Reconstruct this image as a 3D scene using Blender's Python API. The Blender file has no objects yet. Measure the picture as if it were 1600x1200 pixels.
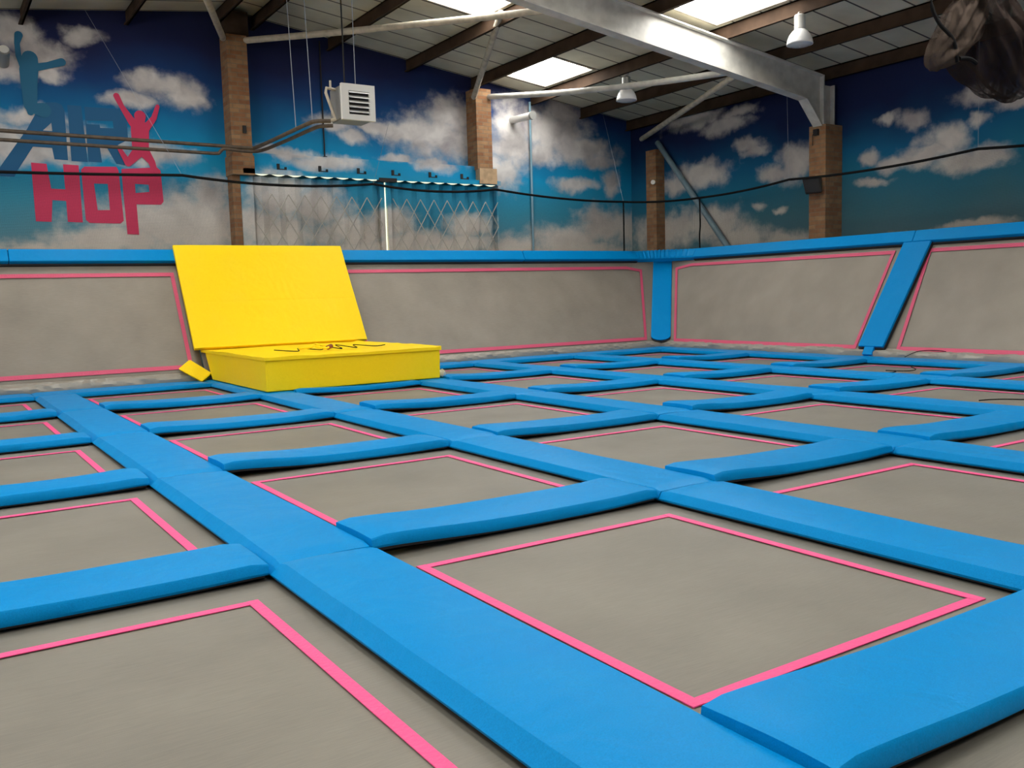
import bpy, bmesh, math, random
from mathutils import Vector, Matrix, noise
import mathutils.geometry as mgeo

C = bpy.context.scene.collection
SC = bpy.context.scene

# ------------------------------------------------------------------ camera
S = 1.15            # metres per layout unit (the layout unit is the eye height above the beds)
FOCAL_PX = 1415.82
CAM_RIGHT = (0.836006, -0.547975, -0.028591)
CAM_UP = (0.0774, 0.066178, 0.994801)
CAM_FWD = (0.543234, 0.833873, -0.097738)

def W(x, y, z):
    return Vector((x * S, y * S, z * S))

cam_data = bpy.data.cameras.new('camera')
cam_data.sensor_fit = 'HORIZONTAL'
cam_data.sensor_width = 36.0
cam_data.lens = 36.0 * FOCAL_PX / 1600.0
cam_data.clip_start = 0.02
cam_data.clip_end = 200.0
cam = bpy.data.objects.new('camera', cam_data)
C.objects.link(cam)
r_, u_, f_ = Vector(CAM_RIGHT), Vector(CAM_UP), Vector(CAM_FWD)
M = Matrix((r_, u_, -f_)).transposed().to_4x4()
M.translation = W(0, 0, 1)
cam.matrix_world = M
SC.camera = cam

# ------------------------------------------------------------------ exposure, world
SC.view_settings.view_transform = 'Standard'
SC.view_settings.look = 'None'
SC.view_settings.gamma = 1.0
SC.view_settings.use_curve_mapping = False
SC.view_settings.exposure = 0.0
SKY_GLOW = 15.5         # daylight given off by the translucent roof panes
SIDE_FILL = 5.5         # strength of the unseen fill panes added on the left wall
world = bpy.data.worlds.new('world')
SC.world = world
world.use_nodes = True
world.node_tree.nodes['Background'].inputs[0].default_value = (0.75, 0.85, 1.0, 1)
world.node_tree.nodes['Background'].inputs[1].default_value = 0.3

# unseen fill light behind the viewer, added to brighten mat and back wall
def area_light(name, loc, target, sx, sy, watts, col):
    d = bpy.data.lights.new(name, 'AREA')
    d.shape = 'RECTANGLE'
    d.size = sx
    d.size_y = sy
    d.energy = watts
    d.color = col
    o = bpy.data.objects.new(name, d)
    C.objects.link(o)
    o.location = loc
    o.rotation_euler = (Vector(target) - Vector(loc)).to_track_quat('-Z', 'Y').to_euler()
    return o

area_light('front_fill', W(2.5, -6.8, 3.2), W(5, 6, 0.0), 12, 3.0, 210, (1.0, 0.93, 0.83))

# ------------------------------------------------------------------ baked layout numbers
BACK_CLOUDS = [[1.382, 4.733, 0.372, 0.232], [1.752, 4.482, 0.426, 0.236], [1.426, 4.275, 0.414, 0.208], [2.258, 4.803, 0.255, 0.126], [1.774, 4.227, 0.262, 0.124], [3.253, 4.246, 0.434, 0.186], [3.609, 4.095, 0.35, 0.226], [2.882, 3.983, 0.377, 0.13], [1.536, 3.646, 0.502, 0.141], [1.2, 3.279, 0.331, 0.32], [3.095, 3.175, 0.572, 0.169], [3.592, 2.302, 0.797, 0.451], [2.486, 1.929, 1.103, 0.25], [1.483, 1.798, 0.673, 0.161], [3.898, 2.646, 0.411, 0.29], [4.896, 2.631, 0.605, 0.371], [5.473, 2.497, 0.631, 0.379], [6.292, 2.097, 0.977, 0.318], [6.817, 2.244, 0.446, 0.29], [8.004, 1.949, 1.1, 0.223], [8.306, 2.27, 0.492, 0.247], [4.765, 2.128, 0.763, 0.372], [7.242, 1.944, 0.652, 0.24], [7.886, 3.782, 0.97, 0.484], [8.159, 4.188, 0.616, 0.353], [7.325, 3.829, 0.777, 0.214], [6.726, 3.86, 0.378, 0.115], [9.433, 3.888, 0.538, 0.694], [9.199, 3.239, 0.417, 0.368], [10.309, 4.067, 0.975, 0.425], [10.591, 4.446, 0.514, 0.331], [10.987, 3.752, 0.903, 0.264], [11.457, 3.571, 0.51, 0.169], [10.148, 3.665, 0.625, 0.258], [10.891, 3.076, 0.575, 0.13], [11.773, 3.175, 0.252, 0.271], [9.363, 1.841, 0.9, 0.28], [10.553, 2.041, 0.968, 0.339], [11.508, 2.326, 0.819, 0.347], [10.935, 1.821, 1.501, 0.244], [12.254, 2.236, 0.714, 0.355], [5.927, 3.852, 0.358, 0.164], [6.255, 3.669, 0.32, 0.134], [5.672, 3.191, 0.695, 0.143], [5.037, 3.307, 0.554, 0.11], [7.084, 3.352, 0.389, 0.096], [7.736, 3.256, 0.432, 0.141], [3.399, 2.203, 1.391, 0.449], [1.639, 1.745, 1.117, 0.233], [2.078, 3.373, 0.876, 0.215], [1.58, 3.166, 0.506, 0.195], [6.749, 1.811, 1.8, 0.258]]
RIGHT_CLOUDS = [[12.447, 4.151, 0.737, 0.205], [11.731, 3.915, 0.587, 0.165], [12.295, 3.086, 0.73, 0.253], [12.886, 2.979, 0.527, 0.152], [10.993, 3.359, 0.33, 0.117], [10.146, 3.06, 0.454, 0.29], [10.546, 2.945, 0.421, 0.137], [10.853, 2.421, 0.189, 0.085], [10.383, 2.354, 0.14, 0.073], [13.254, 2.139, 1.05, 0.365], [12.061, 2.168, 0.939, 0.322], [11.29, 1.884, 0.736, 0.267], [10.369, 1.758, 0.671, 0.213], [8.879, 1.515, 0.508, 0.128], [7.764, 1.683, 0.595, 0.103], [7.1, 1.776, 0.548, 0.072], [8.042, 3.32, 0.221, 0.12], [8.46, 3.41, 0.211, 0.076], [8.704, 2.949, 0.239, 0.106], [8.314, 2.81, 0.311, 0.113], [7.592, 2.978, 0.442, 0.216], [7.883, 2.833, 0.458, 0.156], [7.303, 2.672, 0.454, 0.169], [7.048, 3.525, 0.386, 0.147], [7.04, 3.167, 0.179, 0.106], [6.529, 3.342, 0.298, 0.119], [6.897, 2.694, 0.364, 0.165], [8.611, 2.585, 0.289, 0.078], [11.427, 4.083, 0.456, 0.107], [11.136, 3.489, 0.305, 0.151]]
LETTERS = {"A": [[[1.587, 3.682], [1.463, 3.458], [1.119, 2.955], [1.068, 2.877], [1.059, 2.802], [1.261, 2.801], [1.306, 2.889], [1.515, 3.22], [1.753, 3.218], [1.772, 3.064], [1.944, 3.06], [1.945, 3.745], [1.915, 3.819], [1.847, 3.845], [1.726, 3.834], [1.654, 3.785], [1.619, 3.717]], [[1.655, 3.448], [1.767, 3.561], [1.773, 3.448]]], "I": [[[1.986, 3.823], [2.164, 3.823], [2.199, 3.049], [1.987, 3.052]]], "R": [[[2.205, 3.818], [2.727, 3.824], [2.758, 3.776], [2.756, 3.398], [2.612, 3.313], [2.776, 3.026], [2.574, 3.045], [2.454, 3.285], [2.369, 3.286], [2.384, 3.053], [2.205, 3.055]], [[2.214, 3.625], [2.566, 3.646], [2.57, 3.545], [2.394, 3.538], [2.386, 3.582], [2.216, 3.578]]], "H": [[[1.477, 3.004], [1.668, 2.997], [1.703, 2.657], [1.881, 2.655], [1.875, 3.002], [2.074, 2.998], [2.075, 2.2], [1.882, 2.205], [1.881, 2.495], [1.706, 2.502], [1.676, 2.201], [1.48, 2.206]]], "O": [[[2.103, 2.94], [2.148, 2.984], [2.572, 3.003], [2.597, 2.95], [2.622, 2.235], [2.576, 2.194], [2.163, 2.195], [2.116, 2.239]], [[2.257, 2.753], [2.441, 2.755], [2.444, 2.383], [2.282, 2.379]]], "P": [[[2.636, 2.976], [3.13, 3.023], [3.179, 2.979], [3.193, 2.528], [3.156, 2.48], [2.813, 2.476], [2.82, 2.037], [2.659, 2.042], [2.643, 2.556]], [[2.809, 2.77], [3.0, 2.766], [3.003, 2.661], [2.809, 2.639]]]}
RED = [[[2.638, 4.005, 0.042], [2.7, 3.861, 0.035], [2.831, 3.646, 0.056], [2.927, 3.547, 0.069]], [[2.928, 3.562, 0.125], [2.918, 3.272, 0.115]], [[2.94, 3.745, 0.08], [2.931, 3.608, 0.056]], [[3.002, 3.568, 0.056], [3.131, 3.73, 0.038], [3.193, 3.904, 0.028]], [[2.861, 3.207, 0.076], [2.734, 3.063, 0.049], [2.631, 3.254, 0.028]], [[2.979, 3.214, 0.076], [3.06, 3.096, 0.049], [3.089, 2.98, 0.042]]]
BLUE_FIG = [[[1.447, 4.699, 0.052], [1.42, 4.591, 0.034], [1.427, 4.423, 0.036], [1.485, 4.292, 0.057]], [[1.561, 4.406, 0.099], [1.575, 4.334, 0.089]], [[1.539, 4.245, 0.117], [1.529, 4.094, 0.104], [1.525, 3.774, 0.083], [1.518, 3.677, 0.039]], [[1.601, 4.283, 0.052], [1.781, 4.335, 0.044], [1.956, 4.398, 0.052]], [[1.571, 3.735, 0.073], [1.679, 3.722, 0.099]]]
A_SEEN = {(3, 4), (4, 3), (3, 1), (5, 4), (2, 2), (2, 5), (1, 3), (4, 2), (4, 5), (3, 3), (5, 3), (2, 4), (1, 2), (2, 1), (1, 5), (3, 2), (3, 5), (5, 2), (4, 4), (5, 5), (1, 1), (1, 4), (2, 3)}
B_SEEN = {(3, 4), (4, 3), (5, 4), (0, 2), (0, 5), (2, 2), (2, 5), (1, 3), (4, 5), (3, 3), (5, 3), (2, 4), (1, 2), (0, 4), (1, 5), (3, 2), (3, 5), (4, 4), (5, 5), (1, 1), (0, 3), (1, 4), (2, 3)}
BED_SEEN = [(0, 1), (0, 2), (0, 3), (0, 4), (0, 5), (1, 0), (1, 1), (1, 2), (1, 3), (1, 4), (1, 5), (2, 1), (2, 2), (2, 3), (2, 4), (2, 5), (3, 1), (3, 2), (3, 3), (3, 4), (3, 5), (4, 2), (4, 3), (4, 4), (4, 5), (5, 2), (5, 3), (5, 4), (5, 5)]
EB_SEEN = [0, 1, 2, 3, 4, 5]
ER_SEEN = [3, 4, 5]

# ------------------------------------------------------------------ materials
def new_mat(name):
    m = bpy.data.materials.new(name)
    m.use_nodes = True
    nt = m.node_tree
    return m, nt, nt.nodes['Principled BSDF']

def simple(name, col, rough=0.5, metal=0.0, spec=0.5, bump=0.0, bscale=20.0, var=0.0, vscale=3.0, sheen=0.0, grime=None):
    m, nt, b = new_mat(name)
    b.inputs['Base Color'].default_value = (*col, 1)
    b.inputs['Roughness'].default_value = rough
    b.inputs['Metallic'].default_value = metal
    b.inputs['Specular IOR Level'].default_value = spec
    if sheen:
        b.inputs['Sheen Weight'].default_value = sheen
    tc = nt.nodes.new('ShaderNodeNewGeometry')
    if bump:
        n = nt.nodes.new('ShaderNodeTexNoise')
        n.inputs['Scale'].default_value = bscale
        n.inputs['Detail'].default_value = 3
        nt.links.new(tc.outputs['Position'], n.inputs['Vector'])
        bp = nt.nodes.new('ShaderNodeBump')
        bp.inputs['Strength'].default_value = bump
        bp.inputs['Distance'].default_value = 0.02
        nt.links.new(n.outputs['Fac'], bp.inputs['Height'])
        nt.links.new(bp.outputs['Normal'], b.inputs['Normal'])
    if var:
        n2 = nt.nodes.new('ShaderNodeTexNoise')
        n2.inputs['Scale'].default_value = vscale
        n2.inputs['Detail'].default_value = 5
        nt.links.new(tc.outputs['Position'], n2.inputs['Vector'])
        mx = nt.nodes.new('ShaderNodeMix')
        mx.data_type = 'RGBA'
        g = grime or tuple(c * (1 - var) for c in col)
        mx.inputs[6].default_value = (*col, 1)
        mx.inputs[7].default_value = (*g, 1)
        mr = nt.nodes.new('ShaderNodeMapRange')
        mr.inputs[1].default_value = 0.4
        mr.inputs[2].default_value = 0.7
        nt.links.new(n2.outputs['Fac'], mr.inputs[0])
        nt.links.new(mr.outputs[0], mx.inputs[0])
        nt.links.new(mx.outputs[2], b.inputs['Base Color'])
    return m

def vinyl(name, col, scuff, rough=0.42):
    """padded vinyl: fine grain, soft creases, chalky scuffs"""
    m, nt, b = new_mat(name)
    b.inputs['Roughness'].default_value = rough
    b.inputs['Specular IOR Level'].default_value = 0.07
    g = nt.nodes.new('ShaderNodeNewGeometry')
    n1 = nt.nodes.new('ShaderNodeTexNoise'); n1.inputs['Scale'].default_value = 2.3; n1.inputs['Detail'].default_value = 8; n1.inputs['Roughness'].default_value = 0.7
    n2 = nt.nodes.new('ShaderNodeTexNoise'); n2.inputs['Scale'].default_value = 220; n2.inputs['Detail'].default_value = 2
    n3 = nt.nodes.new('ShaderNodeTexNoise'); n3.inputs['Scale'].default_value = 5; n3.inputs['Detail'].default_value = 3; n3.inputs['Distortion'].default_value = 0.6
    for n in (n1, n2, n3):
        nt.links.new(g.outputs['Position'], n.inputs['Vector'])
    mr = nt.nodes.new('ShaderNodeMapRange'); mr.inputs[1].default_value = 0.5; mr.inputs[2].default_value = 0.78; mr.inputs[3].default_value = 0; mr.inputs[4].default_value = 0.35
    nt.links.new(n1.outputs['Fac'], mr.inputs[0])
    mx = nt.nodes.new('ShaderNodeMix'); mx.data_type = 'RGBA'
    mx.inputs[6].default_value = (*col, 1); mx.inputs[7].default_value = (*scuff, 1)
    nt.links.new(mr.outputs[0], mx.inputs[0])
    mx2 = nt.nodes.new('ShaderNodeMix'); mx2.data_type = 'RGBA'; mx2.blend_type = 'MULTIPLY'; mx2.inputs[0].default_value = 0.35
    nt.links.new(mx.outputs[2], mx2.inputs[6]); nt.links.new(n2.outputs['Fac'], mx2.inputs[7])
    mul = nt.nodes.new('ShaderNodeVectorMath'); mul.operation = 'SCALE'; mul.inputs['Scale'].default_value = 1.2
    nt.links.new(mx2.outputs[2], mul.inputs[0])
    nt.links.new(mul.outputs[0], b.inputs['Base Color'])
    wv = nt.nodes.new('ShaderNodeTexWave'); wv.inputs['Scale'].default_value = 2.2; wv.inputs['Distortion'].default_value = 5.0; wv.inputs['Detail'].default_value = 3; wv.inputs['Detail Scale'].default_value = 1.2
    nt.links.new(g.outputs['Position'], wv.inputs['Vector'])
    nm = nt.nodes.new('ShaderNodeTexNoise'); nm.inputs['Scale'].default_value = 1.7; nt.links.new(g.outputs['Position'], nm.inputs['Vector'])
    mm = nt.nodes.new('ShaderNodeMapRange'); mm.inputs[1].default_value = 0.55; mm.inputs[2].default_value = 0.72; nt.links.new(nm.outputs['Fac'], mm.inputs[0])
    mw = nt.nodes.new('ShaderNodeMath'); mw.operation = 'MULTIPLY'; nt.links.new(wv.outputs['Fac'], mw.inputs[0]); nt.links.new(mm.outputs[0], mw.inputs[1])
    b0 = nt.nodes.new('ShaderNodeBump'); b0.inputs['Strength'].default_value = 0.55; b0.inputs['Distance'].default_value = 0.006
    nt.links.new(mw.outputs[0], b0.inputs['Height'])
    b1 = nt.nodes.new('ShaderNodeBump'); b1.inputs['Strength'].default_value = 0.25; b1.inputs['Distance'].default_value = 0.03
    nt.links.new(b0.outputs['Normal'], b1.inputs['Normal'])
    nt.links.new(n3.outputs['Fac'], b1.inputs['Height'])
    b2 = nt.nodes.new('ShaderNodeBump'); b2.inputs['Strength'].default_value = 0.25; b2.inputs['Distance'].default_value = 0.002
    nt.links.new(n2.outputs['Fac'], b2.inputs['Height']); nt.links.new(b1.outputs['Normal'], b2.inputs['Normal'])
    nt.links.new(b2.outputs['Normal'], b.inputs['Normal'])
    return m

def bed_fabric(name, col):
    """woven polypropylene trampoline fabric"""
    m, nt, b = new_mat(name)
    b.inputs['Roughness'].default_value = 0.55
    b.inputs['Specular IOR Level'].default_value = 0.4
    g = nt.nodes.new('ShaderNodeNewGeometry')
    n1 = nt.nodes.new('ShaderNodeTexNoise'); n1.inputs['Scale'].default_value = 1.6; n1.inputs['Detail'].default_value = 6
    mp = nt.nodes.new('ShaderNodeMapping'); mp.inputs['Scale'].default_value = (3, 60, 60)
    n2 = nt.nodes.new('ShaderNodeTexNoise'); n2.inputs['Scale'].default_value = 4; n2.inputs['Detail'].default_value = 3
    n3 = nt.nodes.new('ShaderNodeTexNoise'); n3.inputs['Scale'].default_value = 350
    nt.links.new(g.outputs['Position'], n1.inputs['Vector']); nt.links.new(g.outputs['Position'], mp.inputs['Vector'])
    nt.links.new(mp.outputs[0], n2.inputs['Vector']); nt.links.new(g.outputs['Position'], n3.inputs['Vector'])
    r = nt.nodes.new('ShaderNodeValToRGB')
    r.color_ramp.elements[0].position = 0.3; r.color_ramp.elements[0].color = (*[c * 0.86 for c in col], 1)
    r.color_ramp.elements[1].position = 0.7; r.color_ramp.elements[1].color = (*[c * 1.1 for c in col], 1)
    nt.links.new(n1.outputs['Fac'], r.inputs[0])
    mx = nt.nodes.new('ShaderNodeMix'); mx.data_type = 'RGBA'; mx.blend_type = 'MULTIPLY'; mx.inputs[0].default_value = 0.3
    nt.links.new(r.outputs[0], mx.inputs[6]); nt.links.new(n2.outputs['Fac'], mx.inputs[7])
    sc = nt.nodes.new('ShaderNodeVectorMath'); sc.operation = 'SCALE'; sc.inputs['Scale'].default_value = 1.16
    nt.links.new(mx.outputs[2], sc.inputs[0]); nt.links.new(sc.outputs[0], b.inputs['Base Color'])
    bp = nt.nodes.new('ShaderNodeBump'); bp.inputs['Strength'].default_value = 0.35; bp.inputs['Distance'].default_value = 0.001
    nt.links.new(n3.outputs['Fac'], bp.inputs['Height']); nt.links.new(bp.outputs['Normal'], b.inputs['Normal'])
    return m

def brick_mat():
    m, nt, b = new_mat('brick')
    b.inputs['Roughness'].default_value = 0.9
    g = nt.nodes.new('ShaderNodeNewGeometry')
    sp = nt.nodes.new('ShaderNodeSeparateXYZ'); nt.links.new(g.outputs['Position'], sp.inputs[0])
    ad = nt.nodes.new('ShaderNodeMath'); ad.operation = 'ADD'
    nt.links.new(sp.outputs[0], ad.inputs[0]); nt.links.new(sp.outputs[1], ad.inputs[1])
    cb = nt.nodes.new('ShaderNodeCombineXYZ'); nt.links.new(ad.outputs[0], cb.inputs[0]); nt.links.new(sp.outputs[2], cb.inputs[1])
    br = nt.nodes.new('ShaderNodeTexBrick')
    br.inputs['Scale'].default_value = 1.0
    br.inputs['Brick Width'].default_value = 0.225; br.inputs['Row Height'].default_value = 0.075
    br.inputs['Mortar Size'].default_value = 0.007; br.inputs['Mortar Smooth'].default_value = 0.3
    br.inputs['Color1'].default_value = (0.23, 0.098, 0.04, 1); br.inputs['Color2'].default_value = (0.31, 0.172, 0.08, 1)
    br.inputs['Mortar'].default_value = (0.20, 0.145, 0.09, 1)
    nt.links.new(cb.outputs[0], br.inputs['Vector'])
    n = nt.nodes.new('ShaderNodeTexNoise'); n.inputs['Scale'].default_value = 9; n.inputs['Detail'].default_value = 5
    nt.links.new(g.outputs['Position'], n.inputs['Vector'])
    mx = nt.nodes.new('ShaderNodeMix'); mx.data_type = 'RGBA'; mx.blend_type = 'MULTIPLY'; mx.inputs[0].default_value = 0.5
    nt.links.new(br.outputs['Color'], mx.inputs[6]); nt.links.new(n.outputs['Fac'], mx.inputs[7])
    sc = nt.nodes.new('ShaderNodeVectorMath'); sc.operation = 'SCALE'; sc.inputs['Scale'].default_value = 1.3
    nt.links.new(mx.outputs[2], sc.inputs[0]); nt.links.new(sc.outputs[0], b.inputs['Base Color'])
    bp = nt.nodes.new('ShaderNodeBump'); bp.inputs['Strength'].default_value = 0.5; bp.inputs['Distance'].default_value = 0.006; bp.invert = True
    nt.links.new(br.outputs['Fac'], bp.inputs['Height']); nt.links.new(bp.outputs['Normal'], b.inputs['Normal'])
    return m

def mural_mat(name, axis, clouds):
    """painted sky: bands of blue by height, painted clouds as warped ellipses. axis 0: along x, 1: along y"""
    m, nt, b = new_mat(name)
    b.inputs['Roughness'].default_value = 0.75
    b.inputs['Specular IOR Level'].default_value = 0.15
    L = nt.links
    def N(t, **k):
        n = nt.nodes.new(t)
        for a, v in k.items():
            setattr(n, a, v)
        return n
    g = N('ShaderNodeNewGeometry')
    dv = N('ShaderNodeVectorMath', operation='SCALE'); dv.inputs['Scale'].default_value = 1.0 / S
    L.new(g.outputs['Position'], dv.inputs[0])
    sp = N('ShaderNodeSeparateXYZ'); L.new(dv.outputs[0], sp.inputs[0])
    cb = N('ShaderNodeCombineXYZ'); L.new(sp.outputs[axis], cb.inputs[0]); L.new(sp.outputs[2], cb.inputs[1])
    P0 = cb.outputs[0]
    def warp(P, scale, amp, det):
        n = N('ShaderNodeTexNoise'); n.inputs['Scale'].default_value = scale; n.inputs['Detail'].default_value = det; n.inputs['Roughness'].default_value = 0.6
        L.new(P, n.inputs['Vector'])
        s = N('ShaderNodeVectorMath', operation='SUBTRACT'); L.new(n.outputs['Color'], s.inputs[0]); s.inputs[1].default_value = (0.5, 0.5, 0.5)
        k = N('ShaderNodeVectorMath', operation='MULTIPLY'); L.new(s.outputs[0], k.inputs[0]); k.inputs[1].default_value = (amp, amp * 0.7, 0)
        a = N('ShaderNodeVectorMath', operation='ADD'); L.new(P, a.inputs[0]); L.new(k.outputs[0], a.inputs[1])
        return a.outputs[0]
    Pw = warp(warp(P0, 1.1, 0.55, 3), 4.0, 0.22, 5)
    acc = None
    for (cx, cz, rx, rz) in clouds:
        s = N('ShaderNodeVectorMath', operation='SUBTRACT'); L.new(Pw, s.inputs[0]); s.inputs[1].default_value = (cx, cz, 0)
        k = N('ShaderNodeVectorMath', operation='MULTIPLY'); L.new(s.outputs[0], k.inputs[0]); k.inputs[1].default_value = (1 / rx, 1 / rz, 0)
        l = N('ShaderNodeVectorMath', operation='LENGTH'); L.new(k.outputs[0], l.inputs[0])
        inv = N('ShaderNodeMath', operation='SUBTRACT'); inv.inputs[0].default_value = 1.35; L.new(l.outputs['Value'], inv.inputs[1])
        if acc is None:
            acc = inv.outputs[0]
        else:
            mxn = N('ShaderNodeMath', operation='MAXIMUM'); L.new(acc, mxn.inputs[0]); L.new(inv.outputs[0], mxn.inputs[1]); acc = mxn.outputs[0]
    nn = N('ShaderNodeTexNoise'); nn.inputs['Scale'].default_value = 3.2; nn.inputs['Detail'].default_value = 8; nn.inputs['Roughness'].default_value = 0.62
    L.new(P0, nn.inputs['Vector'])
    ns = N('ShaderNodeMath', operation='MULTIPLY_ADD'); L.new(nn.outputs['Fac'], ns.inputs[0]); ns.inputs[1].default_value = 1.5; ns.inputs[2].default_value = -0.75
    ad = N('ShaderNodeMath', operation='ADD'); L.new(acc, ad.inputs[0]); L.new(ns.outputs[0], ad.inputs[1])
    mr = N('ShaderNodeMapRange', interpolation_type='SMOOTHSTEP'); L.new(ad.outputs[0], mr.inputs[0])
    mr.inputs[1].default_value = 0.0; mr.inputs[2].default_value = 0.95; mr.inputs[4].default_value = 0.93
    # sky bands; the right wall's are darkened to paint in dimmer light
    n4 = N('ShaderNodeTexNoise'); n4.inputs['Scale'].default_value = 0.7; n4.inputs['Detail'].default_value = 3; L.new(P0, n4.inputs['Vector'])
    zz = N('ShaderNodeMath', operation='MULTIPLY_ADD'); L.new(n4.outputs['Fac'], zz.inputs[0]); zz.inputs[1].default_value = 0.9; L.new(sp.outputs[2], zz.inputs[2])
    zr = N('ShaderNodeMapRange'); L.new(zz.outputs[0], zr.inputs[0]); zr.inputs[1].default_value = 1.6 + .45; zr.inputs[2].default_value = (5.4 if axis == 0 else 4.45) + .45
    ramp = N('ShaderNodeValToRGB'); L.new(zr.outputs[0], ramp.inputs[0])
    e = ramp.color_ramp.elements
    if axis == 0:
        low, high = (0.14, 0.26, 0.30, 1), (0.014, 0.015, 0.048, 1)
        mids = ((0.22, (0.04, 0.26, 0.38, 1)), (0.42, (0.008, 0.28, 0.52, 1)), (0.56, (0.010, 0.15, 0.34, 1)), (0.70, (0.012, 0.05, 0.17, 1)), (0.82, (0.015, 0.021, 0.078, 1)))
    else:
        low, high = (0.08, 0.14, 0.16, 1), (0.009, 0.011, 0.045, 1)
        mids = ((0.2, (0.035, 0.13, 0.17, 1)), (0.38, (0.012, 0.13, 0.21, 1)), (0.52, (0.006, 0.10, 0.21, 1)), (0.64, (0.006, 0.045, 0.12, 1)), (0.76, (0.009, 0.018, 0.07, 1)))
    e[0].position = 0.0; e[0].color = low
    e[1].position = 1.0; e[1].color = high
    for p, c in mids:
        x = e.new(p); x.color = c
    # painted cloud tones, dimmed on the right wall to carry its shade
    n5 = N('ShaderNodeTexNoise'); n5.inputs['Scale'].default_value = 1.9; n5.inputs['Detail'].default_value = 6; L.new(Pw, n5.inputs['Vector'])
    cr = N('ShaderNodeValToRGB'); L.new(n5.outputs['Fac'], cr.inputs[0])
    cr.color_ramp.elements[0].position = 0.3; cr.color_ramp.elements[0].color = (0.36, 0.32, 0.31, 1)
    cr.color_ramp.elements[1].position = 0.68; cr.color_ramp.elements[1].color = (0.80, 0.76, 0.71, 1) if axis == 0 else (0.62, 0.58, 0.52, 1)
    zc = N('ShaderNodeMapRange'); L.new(sp.outputs[2], zc.inputs[0]); zc.inputs[1].default_value = 1.7; zc.inputs[2].default_value = 3.1; zc.inputs[3].default_value = 0.85; zc.inputs[4].default_value = 0.0
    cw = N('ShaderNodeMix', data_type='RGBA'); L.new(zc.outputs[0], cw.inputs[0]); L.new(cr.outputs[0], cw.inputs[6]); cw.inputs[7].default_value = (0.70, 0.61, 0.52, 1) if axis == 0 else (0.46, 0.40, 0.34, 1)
    mx = N('ShaderNodeMix', data_type='RGBA'); L.new(mr.outputs[0], mx.inputs[0]); L.new(ramp.outputs[0], mx.inputs[6]); L.new(cw.outputs[2], mx.inputs[7])
    L.new(mx.outputs[2], b.inputs['Base Color'])
    bn = N('ShaderNodeTexNoise'); bn.inputs['Scale'].default_value = 60; L.new(P0, bn.inputs['Vector'])
    bp = N('ShaderNodeBump'); bp.inputs['Strength'].default_value = 0.2; bp.inputs['Distance'].default_value = 0.004
    L.new(bn.outputs['Fac'], bp.inputs['Height']); L.new(bp.outputs['Normal'], b.inputs['Normal'])
    return m

def roof_mat():
    """insulated roof boards: cream panels with thin dark joints running down the slope"""
    m, nt, b = new_mat('roof_board')
    b.inputs['Roughness'].default_value = 0.7
    L = nt.links
    g = nt.nodes.new('ShaderNodeNewGeometry')
    sp = nt.nodes.new('ShaderNodeSeparateXYZ'); L.new(g.outputs['Position'], sp.inputs[0])
    a = nt.nodes.new('ShaderNodeMath'); a.operation = 'MULTIPLY_ADD'; a.inputs[1].default_value = 1 / (0.5 * S); a.inputs[2].default_value = -14.19 / 0.5 + 40
    L.new(sp.outputs[1], a.inputs[0])
    fr = nt.nodes.new('ShaderNodeMath'); fr.operation = 'FRACT'; L.new(a.outputs[0], fr.inputs[0])
    lt = nt.nodes.new('ShaderNodeMath'); lt.operation = 'LESS_THAN'; lt.inputs[1].default_value = 0.06; L.new(fr.outputs[0], lt.inputs[0])
    n = nt.nodes.new('ShaderNodeTexNoise'); n.inputs['Scale'].default_value = 1.2; n.inputs['Detail'].default_value = 6; L.new(g.outputs['Position'], n.inputs['Vector'])
    cr = nt.nodes.new('ShaderNodeValToRGB'); L.new(n.outputs['Fac'], cr.inputs[0])
    cr.color_ramp.elements[0].position = 0.3; cr.color_ramp.elements[0].color = (0.56, 0.51, 0.37, 1)
    cr.color_ramp.elements[1].position = 0.7; cr.color_ramp.elements[1].color = (0.78, 0.73, 0.56, 1)
    mx = nt.nodes.new('ShaderNodeMix'); mx.data_type = 'RGBA'; L.new(lt.outputs[0], mx.inputs[0]); L.new(cr.outputs[0], mx.inputs[6]); mx.inputs[7].default_value = (0.07, 0.05, 0.035, 1)
    L.new(mx.outputs[2], b.inputs['Base Color'])
    return m

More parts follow.
